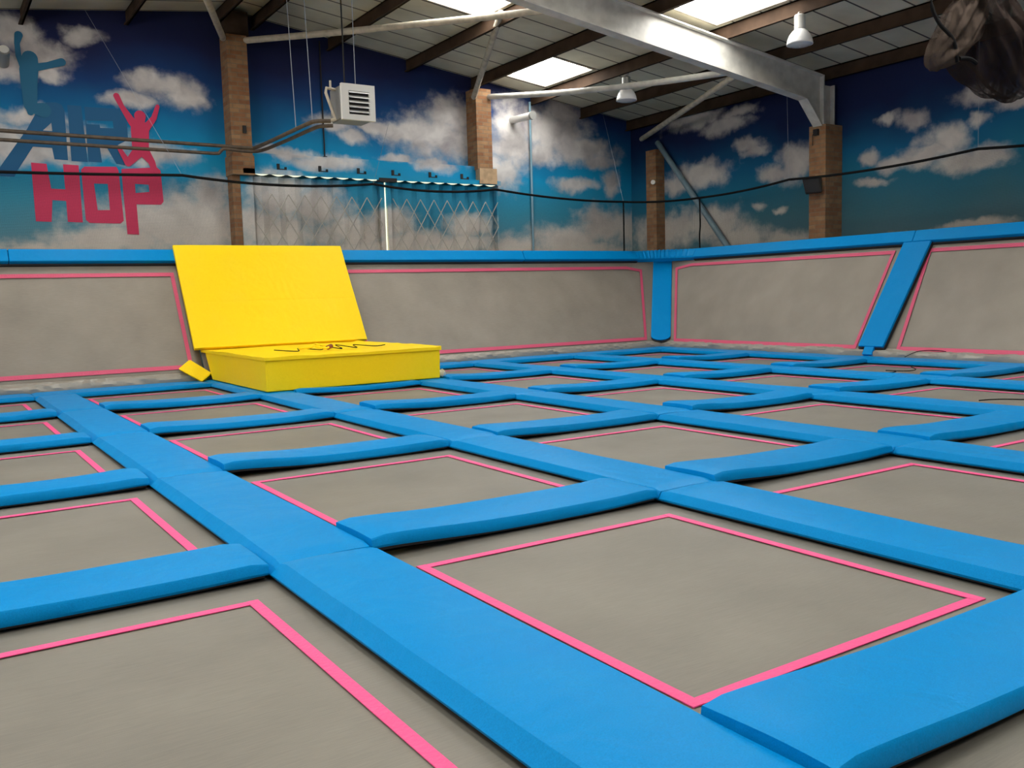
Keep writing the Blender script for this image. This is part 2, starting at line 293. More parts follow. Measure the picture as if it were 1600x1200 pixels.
def net_mat():
    """fine black mesh netting: real holes between threads"""
    m, nt, b = new_mat('netting')
    L = nt.links
    b.inputs['Base Color'].default_value = (0.012, 0.014, 0.012, 1); b.inputs['Roughness'].default_value = 0.8
    g = nt.nodes.new('ShaderNodeNewGeometry')
    sp = nt.nodes.new('ShaderNodeSeparateXYZ'); L.new(g.outputs['Position'], sp.inputs[0])
    ad = nt.nodes.new('ShaderNodeMath'); ad.operation = 'MULTIPLY_ADD'; L.new(sp.outputs[0], ad.inputs[0]); ad.inputs[1].default_value = 0.4; L.new(sp.outputs[1], ad.inputs[2])
    ad2 = nt.nodes.new('ShaderNodeMath'); ad2.operation = 'MULTIPLY_ADD'; L.new(sp.outputs[0], ad2.inputs[0]); ad2.inputs[1].default_value = 1.5; L.new(ad.outputs[0], ad2.inputs[2])
    ad = ad2
    outs = []
    for src in (ad.outputs[0], sp.outputs[2]):
        k = nt.nodes.new('ShaderNodeMath'); k.operation = 'MULTIPLY'; k.inputs[1].default_value = 1 / 0.022; L.new(src, k.inputs[0])
        fr = nt.nodes.new('ShaderNodeMath'); fr.operation = 'FRACT'; L.new(k.outputs[0], fr.inputs[0])
        lt = nt.nodes.new('ShaderNodeMath'); lt.operation = 'LESS_THAN'; lt.inputs[1].default_value = 0.06; L.new(fr.outputs[0], lt.inputs[0])
        outs.append(lt.outputs[0])
    mxm = nt.nodes.new('ShaderNodeMath'); mxm.operation = 'MAXIMUM'; L.new(outs[0], mxm.inputs[0]); L.new(outs[1], mxm.inputs[1])
    L.new(mxm.outputs[0], b.inputs['Alpha'])
    return m

def gauze_mat(name, col, alpha):
    m, nt, b = new_mat(name)
    L = nt.links
    b.inputs['Base Color'].default_value = (*col, 1); b.inputs['Roughness'].default_value = 1.0; b.inputs['Specular IOR Level'].default_value = 0.0
    g = nt.nodes.new('ShaderNodeNewGeometry')
    n = nt.nodes.new('ShaderNodeTexNoise'); n.inputs['Scale'].default_value = 11; n.inputs['Detail'].default_value = 7
    mp = nt.nodes.new('ShaderNodeMapping'); mp.inputs['Scale'].default_value = (1, 1, 0.22); mp.inputs['Rotation'].default_value = (0, 0.7, 0)
    L.new(g.outputs['Position'], mp.inputs['Vector']); L.new(mp.outputs[0], n.inputs['Vector'])
    mr = nt.nodes.new('ShaderNodeMapRange'); mr.inputs[1].default_value = 0.35; mr.inputs[2].default_value = 0.6; mr.inputs[3].default_value = alpha - 0.5; mr.inputs[4].default_value = alpha
    L.new(n.outputs['Fac'], mr.inputs[0]); L.new(mr.outputs[0], b.inputs['Alpha'])
    return m

def emis(name, col, strength):
    m, nt, b = new_mat(name)
    b.inputs['Base Color'].default_value = (*col, 1)
    b.inputs['Emission Color'].default_value = (*col, 1)
    b.inputs['Emission Strength'].default_value = strength
    return m

BLUE = vinyl('blue_vinyl', (0.0, 0.245, 0.60), (0.01, 0.31, 0.68))
YELLOW = vinyl('yellow_vinyl', (1.0, 0.70, 0.014), (1.0, 0.75, 0.05), 0.45)
BLACK = simple('backing_and_shade', (0.012, 0.012, 0.013), 0.7)
BED = bed_fabric('bed_weave', (0.212, 0.193, 0.157))
WALLBED = bed_fabric('wall_bed_weave', (0.27, 0.235, 0.19))
PINK = simple('pink_tape', (0.92, 0.085, 0.27), 0.55, bump=0.3, bscale=60)
PINKW = simple('pink_webbing', (0.66, 0.085, 0.17), 0.6, bump=0.3, bscale=60)
SKIRT = simple('grey_skirt', (0.30, 0.275, 0.23), 0.38, bump=0.6, bscale=9)
DECK = simple('deck_black', (0.02, 0.019, 0.018), 0.8)
MURAL_B = mural_mat('sky_mural_back', 0, BACK_CLOUDS)
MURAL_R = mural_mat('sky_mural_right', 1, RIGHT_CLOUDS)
ROOF = roof_mat()
BRICK = brick_mat()
PURLIN = simple('brown_steel', (0.060, 0.036, 0.022), 0.8, spec=0.15, var=0.4)
WHITE = simple('white_steel', (0.62, 0.60, 0.54), 0.45, var=0.25, vscale=5)
CREAM = simple('cream_steel', (0.50, 0.44, 0.34), 0.55, var=0.3, vscale=8)
PIPE = simple('old_pipe', (0.10, 0.072, 0.048), 0.6, var=0.45, vscale=12)
PALE = simple('pale_enamel', (0.70, 0.69, 0.64), 0.35)
GREYM = simple('grey_metal', (0.32, 0.32, 0.30), 0.4, metal=0.5)
SLATM = simple('bright_slat', (0.85, 0.85, 0.82), 0.25, metal=0.3)
DARK = simple('dark_inside', (0.015, 0.013, 0.012), 0.8)
ROPE = simple('black_rope', (0.006, 0.006, 0.006), 0.9, spec=0.15)
WIRE = simple('steel_wire', (0.30, 0.33, 0.37), 0.7, metal=0.0)
NET = net_mat()
GAUZE = gauze_mat('dust_net', (0.030, 0.022, 0.019), 0.88)
GAUZE2 = gauze_mat('pale_dust_net', (0.06, 0.045, 0.036), 0.82)
PANE = emis('daylit_pane', (1.0, 0.985, 0.95), SKY_GLOW)
FILLPANE = emis('side_fill_pane', (1.0, 0.98, 0.95), SIDE_FILL)
GAPM = emis('daylight_gap', (0.95, 1.0, 0.75), 1.0)
LOGO_BLUE = simple('logo_blue', (0.003, 0.098, 0.235), 0.7)
LOGO_FIG = simple('logo_teal', (0.006, 0.12, 0.23), 0.7)
LOGO_RED = simple('logo_red', (0.62, 0.03, 0.105), 0.7)
GLASSY = simple('lamp_reflector', (0.86, 0.86, 0.84), 0.3)
LENS = simple('lamp_lens', (0.55, 0.58, 0.6), 0.15)
TAN = simple('tan_block', (0.48, 0.33, 0.19), 0.85, var=0.3, vscale=9)
PLAIN = simple('plain_wall', (0.35, 0.40, 0.45), 0.8, var=0.2)

# ------------------------------------------------------------------ helpers
def obj(name, bm, mat, parent=None, smooth=False):
    me = bpy.data.meshes.new(name)
    bm.normal_update()
    bm.to_mesh(me)
    bm.free()
    mats = mat if isinstance(mat, (list, tuple)) else [mat]
    for m in mats:
        me.materials.append(m)
    if smooth:
        for p in me.polygons:
            p.use_smooth = True
        me.set_sharp_from_angle(angle=math.radians(32))
    o = bpy.data.objects.new(name, me)
    C.objects.link(o)
    if parent is not None:
        o.parent = parent
        o.matrix_parent_inverse = Matrix.Translation(-parent.location)
    return o

def thing(name, label, cat, loc=(0, 0, 0), group=None, kind=None):
    o = bpy.data.objects.new(name, None)
    o.empty_display_size = 0.1
    C.objects.link(o)
    o.location = W(*loc)
    tag(o, label, cat, group, kind)
    return o

def tag(o, label=None, cat=None, group=None, kind=None):
    if label: o['label'] = label
    if cat: o['category'] = cat
    if group: o['group'] = group
    if kind: o['kind'] = kind
    return o

def struct(name, bm, mat, label=None, smooth=False):
    o = obj(name, bm, mat, None, smooth)
    o['kind'] = 'structure'
    if label: o['label'] = label
    return o

def box(bm, x0, x1, y0, y1, z0, z1, mi=0):
    vs = [bm.verts.new(W(x, y, z)) for z in (z0, z1) for y in (y0, y1) for x in (x0, x1)]
    for f in ((0, 2, 3, 1), (4, 5, 7, 6), (0, 1, 5, 4), (2, 6, 7, 3), (0, 4, 6, 2), (1, 3, 7, 5)):
        fc = bm.faces.new([vs[i] for i in f]); fc.material_index = mi
    return vs

def hexa(bm, pts):
    """8 points: bottom ring of four, then top ring of four (layout units)"""
    vs = [bm.verts.new(W(*p)) for p in pts]
    for f in ((3, 2, 1, 0), (4, 5, 6, 7), (0, 1, 5, 4), (1, 2, 6, 5), (2, 3, 7, 6), (3, 0, 4, 7)):
        bm.faces.new([vs[i] for i in f])

def tube(bm, pts, r, seg=8, raw=False):
    """pts in layout units; r in metres (number or list)"""
    P = [Vector(p) if raw else W(*p) for p in pts]
    n = len(P)
    rings = []
    prev = None
    for i, p in enumerate(P):
        d = (P[min(i + 1, n - 1)] - P[max(i - 1, 0)]).normalized()
        a = prev if prev is not None else (Vector((0, 0, 1)) if abs(d.z) < 0.9 else Vector((1, 0, 0)))
        s = (a - d * a.dot(d)).normalized()
        prev = s
        t = d.cross(s)
        rr = r[i] if isinstance(r, (list, tuple)) else r
        rings.append([bm.verts.new(p + (s * math.cos(k * 2 * math.pi / seg) + t * math.sin(k * 2 * math.pi / seg)) * rr) for k in range(seg)])
    for i in range(n - 1):
        for k in range(seg):
            bm.faces.new((rings[i][k], rings[i][(k + 1) % seg], rings[i + 1][(k + 1) % seg], rings[i + 1][k]))
    bm.faces.new(rings[0][::-1]); bm.faces.new(rings[-1])

def smooth_path(pts, n=8):
    out = []
    m = len(pts)
    for i in range(m - 1):
        p0, p1, p2, p3 = Vector(pts[max(i - 1, 0)]), Vector(pts[i]), Vector(pts[i + 1]), Vector(pts[min(i + 2, m - 1)])
        for k in range(n):
            t = k / n
            out.append(0.5 * ((2 * p1) + (-p0 + p2) * t + (2 * p0 - 5 * p1 + 4 * p2 - p3) * t * t + (-p0 + 3 * p1 - 3 * p2 + p3) * t ** 3))
    out.append(Vector(pts[-1]))
    return out

def lathe(bm, prof, c, seg=28):
    """prof: (radius, z) in metres, around the vertical through world point c"""
    rings = []
    for r, z in prof:
        rings.append([bm.verts.new(c + Vector((r * math.cos(k * 2 * math.pi / seg), r * math.sin(k * 2 * math.pi / seg), z))) for k in range(seg)])
    for i in range(len(rings) - 1):
        for k in range(seg):
            bm.faces.new((rings[i][k], rings[i][(k + 1) % seg], rings[i + 1][(k + 1) % seg], rings[i + 1][k]))
    return rings

def wob(v, a, s):
    return noise.noise(Vector(v) * s) * a

# ------------------------------------------------------------------ the court grid
TOP = 0.062                                   # pad thickness
AX = [(-0.86, -0.48), (0.995, 1.395), (2.87, 3.245), (4.70, 5.07), (6.52, 6.89), (8.28, 8.65)]      # spine pads, x from..to
BY = [(-1.0, -0.62), (1.045, 1.413), (3.165, 3.53), (5.18, 5.53), (7.155, 7.50), (9.10, 9.44)]     # cross pads, y from..to
EX = (10.05, 10.50)                           # edge pad along the right wall
EY = (10.975, 11.45)                          # edge pad along the back wall
GX = AX + [EX]
GY = BY + [EY]
ORD = ['first', 'second', 'third', 'fourth', 'fifth', 'sixth', 'seventh']

def pad_mesh(x0, x1, y0, y1, along, seed, lift0=0.0, lift1=0.0, top=TOP, slope=0.006):
    """a long foam pad with soft rounded upper edges, gently uneven; lift0/lift1 raise its two ends"""
    bm = bmesh.new()
    rnd = random.Random(seed)
    L_ = (y1 - y0) if along == 'y' else (x1 - x0)
    n = max(8, int(L_ / 0.06))
    a0, a1 = (x0, x1) if along == 'y' else (y0, y1)
    c0, c1 = (y0, y1) if along == 'y' else (x0, x1)
    e = 0.006
    base = 0.012
    prof = [(a0 + 0.004, base), (a0, base + 0.010), (a0 + slope, top - e * 1.2), (a0 + slope + e * 0.9, top - e * 0.12), (a0 + slope + 0.03, top + 0.001)]
    m = 6
    for k in range(1, m):
        t = k / m
        prof.append((a0 + slope + 0.03 + (a1 - a0 - slope - 0.065) * t, top + 0.001 + 0.004 * math.sin(math.pi * t)))
    prof += [(a1 - 0.035, top + 0.001), (a1 - e * 0.9, top - e * 0.12), (a1 - 0.002, top - e * 1.2), (a1, base + 0.010), (a1 - 0.004, base)]
    rings = []
    ph = rnd.random() * 50
    for i in range(n + 1):
        t = i / n
        c = c0 + (c1 - c0) * t
        d0, d1 = (c - c0), (c1 - c)
        lf = lift0 * math.exp(-(d0 / 0.42) ** 2) + lift1 * math.exp(-(d1 / 0.2) ** 2)
        endr = 0.0
        for dd in (d0, d1):
            if dd < 0.012:
                endr = 0.010 * (1 - dd / 0.012)
        sway = noise.noise(Vector((c * 1.1 + ph, seed * 0.37, 0.0))) * 0.007
        ring = []
        for (a, z) in prof:
            h = (z - base) / (top - base)
            zz = z + lf + (noise.noise(Vector((c * 2.2 + ph, a * 3, seed * 0.1))) * 0.005) * h - endr * h
            if h <= 0.01:
                zz = z + lf
            aa = a + sway * h * 0.8
            ring.append(bm.verts.new(W(aa, c, zz) if along == 'y' else W(c, aa, zz)))
        rings.append(ring)
    k = len(prof)
    for i in range(n):
        for j in range(k):
            q = (rings[i][j], rings[i][(j + 1) % k], rings[i + 1][(j + 1) % k], rings[i + 1][j])
            bm.faces.new(q if along == 'x' else q[::-1])
    bm.faces.new(rings[0]); bm.faces.new(rings[-1][::-1])
    bmesh.ops.recalc_face_normals(bm, faces=bm.faces)
    return bm

def make_pad(name, x0, x1, y0, y1, along, seed, label, group, lift0=0, lift1=0, slope=0.006):
    o = obj(name, pad_mesh(x0, x1, y0, y1, along, seed, lift0, lift1, TOP, slope), BLUE, None, True)
    tag(o, label, 'safety pad', group)
    bm = bmesh.new()
    i = 0.012
    if along == 'x' and lift0:
        n = 14
        px = None
        for k in range(n + 1):
            x = x0 + i + (x1 - x0 - 2 * i) * k / n
            lf = lift0 * math.exp(-((x - x0) / 0.42) ** 2) + lift1 * math.exp(-((x1 - x) / 0.2) ** 2)
            zz = (0.0035 + lf * 0.85, 0.016 + lf)
            if px is not None:
                xp, zp = px
                hexa(bm, [(xp, y0 + i, zp[0]), (x, y0 + i, zz[0]), (x, y1 - i, zz[0]), (xp, y1 - i, zp[0]), (xp, y0 + i, zp[1]), (x, y0 + i, zz[1]), (x, y1 - i, zz[1]), (xp, y1 - i, zp[1])])
            px = (x, zz)
        bmesh.ops.remove_doubles(bm, verts=bm.verts, dist=1e-5)
    else:
        box(bm, x0 + i, x1 - i, y0 + i, y1 - i, 0.0035, 0.016)
    obj('backing_and_shade', bm, BLACK, o)
    return o

# lengthwise pads (towards the back wall), one per bed length
def col_from_right(i): return ORD[5 - i]          # column i lies right of spine i
def row_from_back(j): return ORD[5 - j]           # row j lies beyond cross pad j
seed = 1
for i, (x0, x1) in enumerate(AX):
    for j in range(len(BY)):
        y0 = BY[j][0]
        y1 = BY[j + 1][0] if j + 1 < len(BY) else EY[0] + 0.004
        if (i, j) not in A_SEEN:
            continue
        seed += 1
        if i == 0:
            lab = 'blue lengthwise pad left of column 6 from right, %s row from back' % row_from_back(j)
        else:
            lab = 'blue lengthwise pad between columns %d and %d from right, %s row from back' % (6 - i, 7 - i, row_from_back(j))
        make_pad('safety_pad', x0, x1, y0 + 0.002, y1 - 0.002, 'y', seed, lab, 'blue lengthwise pads between the trampolines', slope=0.036 if i == 1 else 0.016)
# crosswise pads: left end laps over the spine, right end butts against the next one
for j, (y0, y1) in enumerate(BY):
    for i in range(6):
        if (i, j) not in B_SEEN:
            continue
        seed += 1
        xa = GX[i][1] + 0.004
        xb = GX[i + 1][0] - 0.003
        rnd = random.Random(seed * 7)
        lift = 0.022 + 0.012 * rnd.random()
        lab = 'blue crosswise pad, %s column from right, near edge of %s row from back' % (col_from_right(i), row_from_back(j))
        make_pad('safety_pad', xa, xb, y0, y1, 'x', seed, lab, 'blue crosswise pads between the trampolines', lift, 0.004 + 0.010 * rnd.random())
# edge pads
for i in range(6):
    if i not in EB_SEEN: continue
    seed += 1
    x0 = AX[i][0]; x1 = AX[i + 1][0] if i < 5 else EX[1]
    make_pad('edge_pad', x0 + 0.003, x1 - 0.003, EY[0], EY[1], 'x', seed, 'blue edge pad at foot of back wall, behind %s column from right' % col_from_right(i), 'blue edge pads at the foot of the back wall')
for j in range(6):
    if j not in ER_SEEN: continue
    seed += 1
    y0 = BY[j][0]; y1 = BY[j + 1][0] if j < 5 else EY[0] - 0.003
    make_pad('edge_pad', EX[0], EX[1], y0 + 0.003, y1 - 0.003, 'y', seed, 'blue edge pad along the foot of the right wall, %s row from back' % row_from_back(j), 'blue edge pads at the foot of the right wall')

# trampolines
def strip(bm, p0, p1, wd, z, lift=0.0):
    """flat tape from p0 to p1 (x,y) of width wd, thin but solid"""
    a, b = Vector((*p0, 0)), Vector((*p1, 0))
    d = (b - a).normalized(); s = Vector((-d.y, d.x, 0)) * wd / 2
    t = 0.0025
    hexa(bm, [(a - s).to_tuple()[:2] + (z,), (b - s).to_tuple()[:2] + (z,), (b + s).to_tuple()[:2] + (z,), (a + s).to_tuple()[:2] + (z,),
              (a - s).to_tuple()[:2] + (z + t,), (b - s).to_tuple()[:2] + (z + t,), (b + s).to_tuple()[:2] + (z + t,), (a + s).to_tuple()[:2] + (z + t,)])

def make_trampoline(i, j):
    x0, x1 = GX[i][1] - 0.08, GX[i + 1][0] + 0.08
    y0, y1 = GY[j][1] - 0.08, GY[j + 1][0] + 0.08
    lab = 'grey trampoline bed with pink tape border, %s column from right wall, %s row from back' % (col_from_right(i), row_from_back(j))
    t = thing('trampoline', lab, 'trampoline', ((x0 + x1) / 2, (y0 + y1) / 2, 0), 'floor trampolines')
    bm = bmesh.new()
    n = 12
    g = [[bm.verts.new(W(x0 + (x1 - x0) * a / n, y0 + (y1 - y0) * b / n, -0.004 - 0.006 * math.sin(math.pi * a / n) * math.sin(math.pi * b / n))) for b in range(n + 1)] for a in range(n + 1)]
    for a in range(n):
        for b in range(n):
            bm.faces.new((g[a][b], g[a + 1][b], g[a + 1][b + 1], g[a][b + 1]))
    o = obj('bed', bm, BED, t, True)
    sm = o.modifiers.new('thickness', 'SOLIDIFY'); sm.thickness = 0.004; sm.offset = -1
    # the tape border
    L0, R0 = GX[i][1] + 0.095, GX[i + 1][0] - 0.105
    if i == 0: L0 = GX[0][1] + 0.1
    N0, F0 = GY[j][1] + 0.115, GY[j + 1][0] - 0.185
    w = 0.038
    bm = bmesh.new()
    z = -0.003
    strip(bm, (L0, N0 + w / 2), (R0, N0 + w / 2), w, z); strip(bm, (L0, F0 - w / 2), (R0, F0 - w / 2), w, z)
    strip(bm, (L0 + w / 2, N0 + 0.001), (L0 + w / 2, F0 - 0.001), w, z + 0.001); strip(bm, (R0 - w / 2, N0 + 0.001), (R0 - w / 2, F0 - 0.001), w, z + 0.001)
    obj('pink_tape', bm, PINK, t)
    return t
for (i, j) in BED_SEEN:
    make_trampoline(i, j)

# floor under everything
XL, XR, YN, YB = -3.5, 12.3, -8.0, 14.24
bm = bmesh.new(); box(bm, XL, XR, YN, YB, -0.3, -0.03); struct('floor', bm, DECK)

# ------------------------------------------------------------------ slanted wall trampolines
K = 0.6
Y0B, X0R = 11.46, 10.50
NB = Vector((0, -1, K)).normalized()
NR = Vector((-1, 0, K)).normalized()
def PB(s, z, off=0.0):
    return Vector((s, Y0B + K * (z - 0.06), z)) + NB * off
def PR(s, z, off=0.0):
    return Vector((X0R + K * (z - 0.06), s, z)) + NR * off

def poly_tape(bm, P, pts, w, closed=True, off=0.012):
    """tape following a polygon of (s,z) points on a slanted plane, lying inside it"""
    n = len(pts)
    cx = sum(p[0] for p in pts) / n; cz = sum(p[1] for p in pts) / n
    # inner polygon by offsetting every edge inward
    inner = []
    for k in range(n):
        p_, p, q = Vector(pts[k - 1]), Vector(pts[k]), Vector(pts[(k + 1) % n])
        def edge(a, b):
            d = (b - a).normalized(); nrm = Vector((-d.y, d.x))
            if nrm.dot(Vector((cx, cz)) - a) < 0: nrm = -nrm
            return a + nrm * w, d
        a1, d1 = edge(p_, p); a2, d2 = edge(p, q)
        den = d1.x * d2.y - d1.y * d2.x
        if abs(den) < 1e-4:
            inner.append(a2); continue
        t = ((a2.x - a1.x) * d2.y - (a2.y - a1.y) * d2.x) / den
        inner.append(a1 + d1 * t)
    for k in range(n):
        k2 = (k + 1) % n
        q = [pts[k], pts[k2], inner[k2], inner[k]]
        hexa(bm, [tuple(P(a, b, off)) for a, b in q] + [tuple(P(a, b, off + 0.004)) for a, b in q])

def wall_trampoline(P, s_bl, s_br, s_tl, s_tr, zb, zt, tape, label, seed, side):
    """P: plane function; corner s-values at bottom/top; skirt bulges along the foot"""
    mid = P((s_bl + s_br) / 2, zb)
    t = thing('wall_trampoline', label, 'trampoline', tuple(mid), 'slanted wall trampolines')
    bm = bmesh.new()
    nu, nv = 40, 16
    g = []
    for a in range(nu + 1):
        row = []
        for b in range(nv + 1):
            v = b / nv; u = a / nu
            s = (s_bl + (s_br - s_bl) * u) * (1 - v) + (s_tl + (s_tr - s_tl) * u) * v
            z = zb + (zt - zb) * v
            wr = noise.noise(Vector((s * 1.3, z * 1.2, seed))) * 0.006
            edge = min(u, 1 - u) * (s_br - s_bl)
            if abs(edge) < 0.14: wr += noise.noise(Vector((s * 3, z * 14, seed))) * 0.008
            row.append(bm.verts.new(W(*P(s, z, wr))))
        g.append(row)
    for a in range(nu):
        for b in range(nv):
            q = (g[a][b], g[a + 1][b], g[a + 1][b + 1], g[a][b + 1])
            bm.faces.new(q)
    o = obj('bed', bm, WALLBED, t, True)
    sm = o.modifiers.new('thickness', 'SOLIDIFY'); sm.thickness = 0.006; sm.offset = 0
    bm = bmesh.new(); poly_tape(bm, P, tape, 0.047)
    obj('pink_tape', bm, PINKW, t)
    # gathered skirt along the foot
    bm = bmesh.new()
    n = int(abs(s_br - s_bl) / 0.03)
    prof = [(0.165, -0.002), (0.155, 0.012), (0.135, 0.020), (0.12, 0.045), (0.095, 0.055), (0.07, 0.05), (0.05, 0.035), (0.035, 0.02), (0.012, 0.0)]
    rings = []
    for a in range(n + 1):
        s = s_bl + (s_br - s_bl) * a / n
        ring = []
        for k, (z, off) in enumerate(prof):
            wr = noise.noise(Vector((s * 2.2 + z * 12, z * 9, seed + 3))) * 0.024 + noise.noise(Vector((s * 9 + z * 30, z * 14, seed))) * 0.020
            ring.append(bm.verts.new(W(*P(s, z, off + wr * math.sin(math.pi * k / (len(prof) - 1))))))
        rings.append(ring)
    for a in range(n):
        for k in range(len(prof) - 1):
            bm.faces.new((rings[a][k], rings[a + 1][k], rings[a + 1][k + 1], rings[a][k + 1]))
    obj('skirt', bm, SKIRT, t, True)
    return t

RIDGE_B = lambda z: X0R + K * (z - 0.06)      # s on the back plane of the corner ridge
RIDGE_R = lambda z: Y0B + K * (z - 0.06)
ZT = 1.58
wall_trampoline(PB, -0.75, 2.93, -0.75, 2.93, 0.12, ZT, [(-0.37, 0.2), (2.815, 0.2), (2.815, 1.405), (-0.37, 1.405)],
                'slanted grey wall trampoline left of the yellow mat, on back wall', 3, 0)
wall_trampoline(PB, 5.04, RIDGE_B(0.12) - 0.02, 5.04, RIDGE_B(ZT) - 0.02, 0.12, ZT,
                [(5.17, 0.18), (10.24, 0.175), (10.78, 1.375), (10.45, 1.43), (5.17, 1.42)],
                'slanted grey wall trampoline between the yellow mat and the corner pad', 11, 0)
wall_trampoline(PR, 7.43, RIDGE_R(0.12) - 0.02, 7.35, RIDGE_R(ZT) - 0.02, 0.12, ZT,
                [(7.675, 0.14), (11.19, 0.145), (11.92, 1.39), (11.55, 1.45), (7.62, 1.45)],
                'slanted grey wall trampoline on the right wall beside the corner pad', 17, 1)
wall_trampoline(PR, 2.9, 7.42, 2.9, 7.34, 0.12, ZT,
                [(3.1, 0.14), (7.07, 0.14), (7.13, 1.45), (3.1, 1.45)],
                'slanted grey wall trampoline cut off by the right edge of the photo', 23, 1)
# sloping frame behind the centre panel (hidden by the yellow mat) is a plain board
bm = bmesh.new()
q = [(2.95, 0.1), (5.03, 0.1), (5.03, ZT), (2.95, ZT)]
hexa(bm, [tuple(PB(a, b, -0.03)) for a, b in q] + [tuple(PB(a, b, -0.005)) for a, b in q])
o = obj('backing_panel', bm, SKIRT); tag(o, 'grey fabric panel glimpsed under the left end of the yellow mat', 'panel')

def slab_pad(P, pts, off0, off1, name, label, group, seed, rad=0.012, round_bottom=False):
    """pad lying on a slanted plane: outline pts (s,z), from off0 to off1 above the plane, bevelled and a little uneven"""
    bm = bmesh.new()
    lo = [bm.verts.new(W(*P(a, b, off0))) for a, b in pts]
    hi = [bm.verts.new(W(*P(a, b, off1))) for a, b in pts]
    n = len(pts)
    bm.faces.new(lo[::-1]); bm.faces.new(hi)
    for k in range(n):
        bm.faces.new((lo[k], lo[(k + 1) % n], hi[(k + 1) % n], hi[k]))
    bmesh.ops.recalc_face_normals(bm, faces=bm.faces)
    bmesh.ops.bevel(bm, geom=list(bm.edges), offset=rad, segments=2, profile=0.6, affect='EDGES')
    o = obj(name, bm, BLUE, None, False)
    tag(o, label, 'safety pad', group)
    cs = sum(p[0] for p in pts) / n; cz = sum(p[1] for p in pts) / n
    bm = bmesh.new()
    ext = [(a + math.copysign(0.010, a - cs), b + math.copysign(0.016, b - cz)) for a, b in pts]  # black backing; its rim paints the shadow under the rail pads
    lo = [bm.verts.new(W(*P(a, b, off0 + 0.004))) for a, b in ext]; hi = [bm.verts.new(W(*P(a, b, off0 + 0.040))) for a, b in ext]
    bm.faces.new(lo[::-1]); bm.faces.new(hi)
    for k in range(n):
        bm.faces.new((lo[k], lo[(k + 1) % n], hi[(k + 1) % n], hi[k]))
    bmesh.ops.recalc_face_normals(bm, faces=bm.faces)
    obj('backing_and_shade', bm, BLACK, o)
    return o

# post pads
slab_pad(PR, [(7.23, 0.15), (7.60, 0.15), (7.49, 1.53), (7.09, 1.53)], 0.012, 0.085, 'post_pad', 'blue slanted post pad between the two right wall trampolines', None, 1)
# its narrow foot strap
bm = bmesh.new()
q = [(7.36, 0.05), (7.50, 0.05), (7.50, 0.16), (7.36, 0.16)]
hexa(bm, [tuple(PR(a, b, 0.02)) for a, b in q] + [tuple(PR(a, b, 0.074)) for a, b in q])
o = obj('foot_strap', bm, BLUE); tag(o, 'short blue strap at the foot of the slanted right wall post pad', 'strap')
# corner post pad: rests on the ridge between both walls
d = Vector((-1, -1, 0)).normalized(); sdir = Vector((1, -1, 0)).normalized()
def PC(s, z, off=0.0):
    base = Vector((RIDGE_B(z), RIDGE_R(z), z))
    n = (d + Vector((0, 0, 0.42))).normalized()
    return base + d * 0.115 + sdir * s + n * off
arc = [(-0.165, 1.52)] + [(-0.165, 0.22)] + [(0.165 * math.sin(a), 0.15 + 0.0 - 0.07 * math.cos(a) + 0.07) for a in [math.radians(x) for x in (-75, -50, -25, 0, 25, 50, 75)]] + [(0.165, 0.22), (0.165, 1.52)]
slab_pad(PC, arc, 0.0, 0.07, 'post_pad', 'blue upright pad in the corner where the two slanted walls meet', None, 2)

# top rail pads
def rail(P, s0, s1, label, seed, z0=1.515, z1=1.665):
    return slab_pad(P, [(s0, z0), (s1, z0), (s1, z1), (s0, z1)], 0.0, 0.10, 'rail_pad', label, 'blue pads along the top of the slanted walls', seed, 0.014)
rail(PB, -1.2, 0.955, 'blue top rail pad at the far left end of the back wall', 1)
rail(PB, 0.96, 2.90, 'blue top rail pad on the back wall just left of the yellow mat', 2)
rail(PB, 2.91, 5.15, 'blue top rail pad hidden behind the top of the yellow mat', 3)
rail(PB, 5.16, 8.3, 'blue top rail pad starting at the right side of the yellow mat', 4)
rail(PB, 8.31, 10.72, 'blue top rail pad ending at the wrinkled corner rail pad', 5)
rail(PR, 7.36, 11.50, 'blue top rail pad on right wall between corner and slanted post pad', 6)
rail(PR, 3.0, 7.355, 'blue top rail pad on right wall reaching the right photo edge', 7)
# wrinkled corner rail pad wrapping the corner
bm = bmesh.new()
path = []
for k in range(41):
    t = k / 40
    a = Vector((10.72, 0, 0)); 
    pb0 = PB(10.72, 1.515); pb1 = PR(11.50, 1.515)
    cor = Vector((RIDGE_B(1.515) - 0.06, RIDGE_R(1.515) - 0.06, 1.515))
    c = pb0 * (1 - t) ** 2 + cor * 2 * t * (1 - t) + pb1 * t * t
    path.append(c)
rings = []
for k, c in enumerate(path):
    t = k / 40
    n = (NB * (1 - t) + NR * t).normalized()
    up = (Vector((0, K, 1)) * (1 - t) + Vector((K, 0, 1)) * t)
    wr = 0.010 * math.sin(k * 2.3) * math.sin(math.pi * t) ** 0.6
    ring = [c + n * 0.0, c + n * (0.085 + wr * 0.4), c + n * (0.10 + wr) + up * 0.02, c + n * (0.10 + wr) + up * 0.13, c + n * (0.088 + wr) + up * 0.15, c + n * 0.0 + up * 0.15]
    rings.append([bm.verts.new(W(*p)) for p in ring])
for k in range(40):
    for q in range(6):
        bm.faces.new((rings[k][q], rings[k][(q + 1) % 6], rings[k + 1][(q + 1) % 6], rings[k + 1][q]))
bm.faces.new(rings[0]); bm.faces.new(rings[-1][::-1])
bmesh.ops.recalc_face_normals(bm, faces=bm.faces)
o = obj('rail_pad', bm, BLUE, None, False)
tag(o, 'wrinkled blue rail pad wrapping the top corner between the two slanted walls', 'safety pad', 'blue pads along the top of the slanted walls')

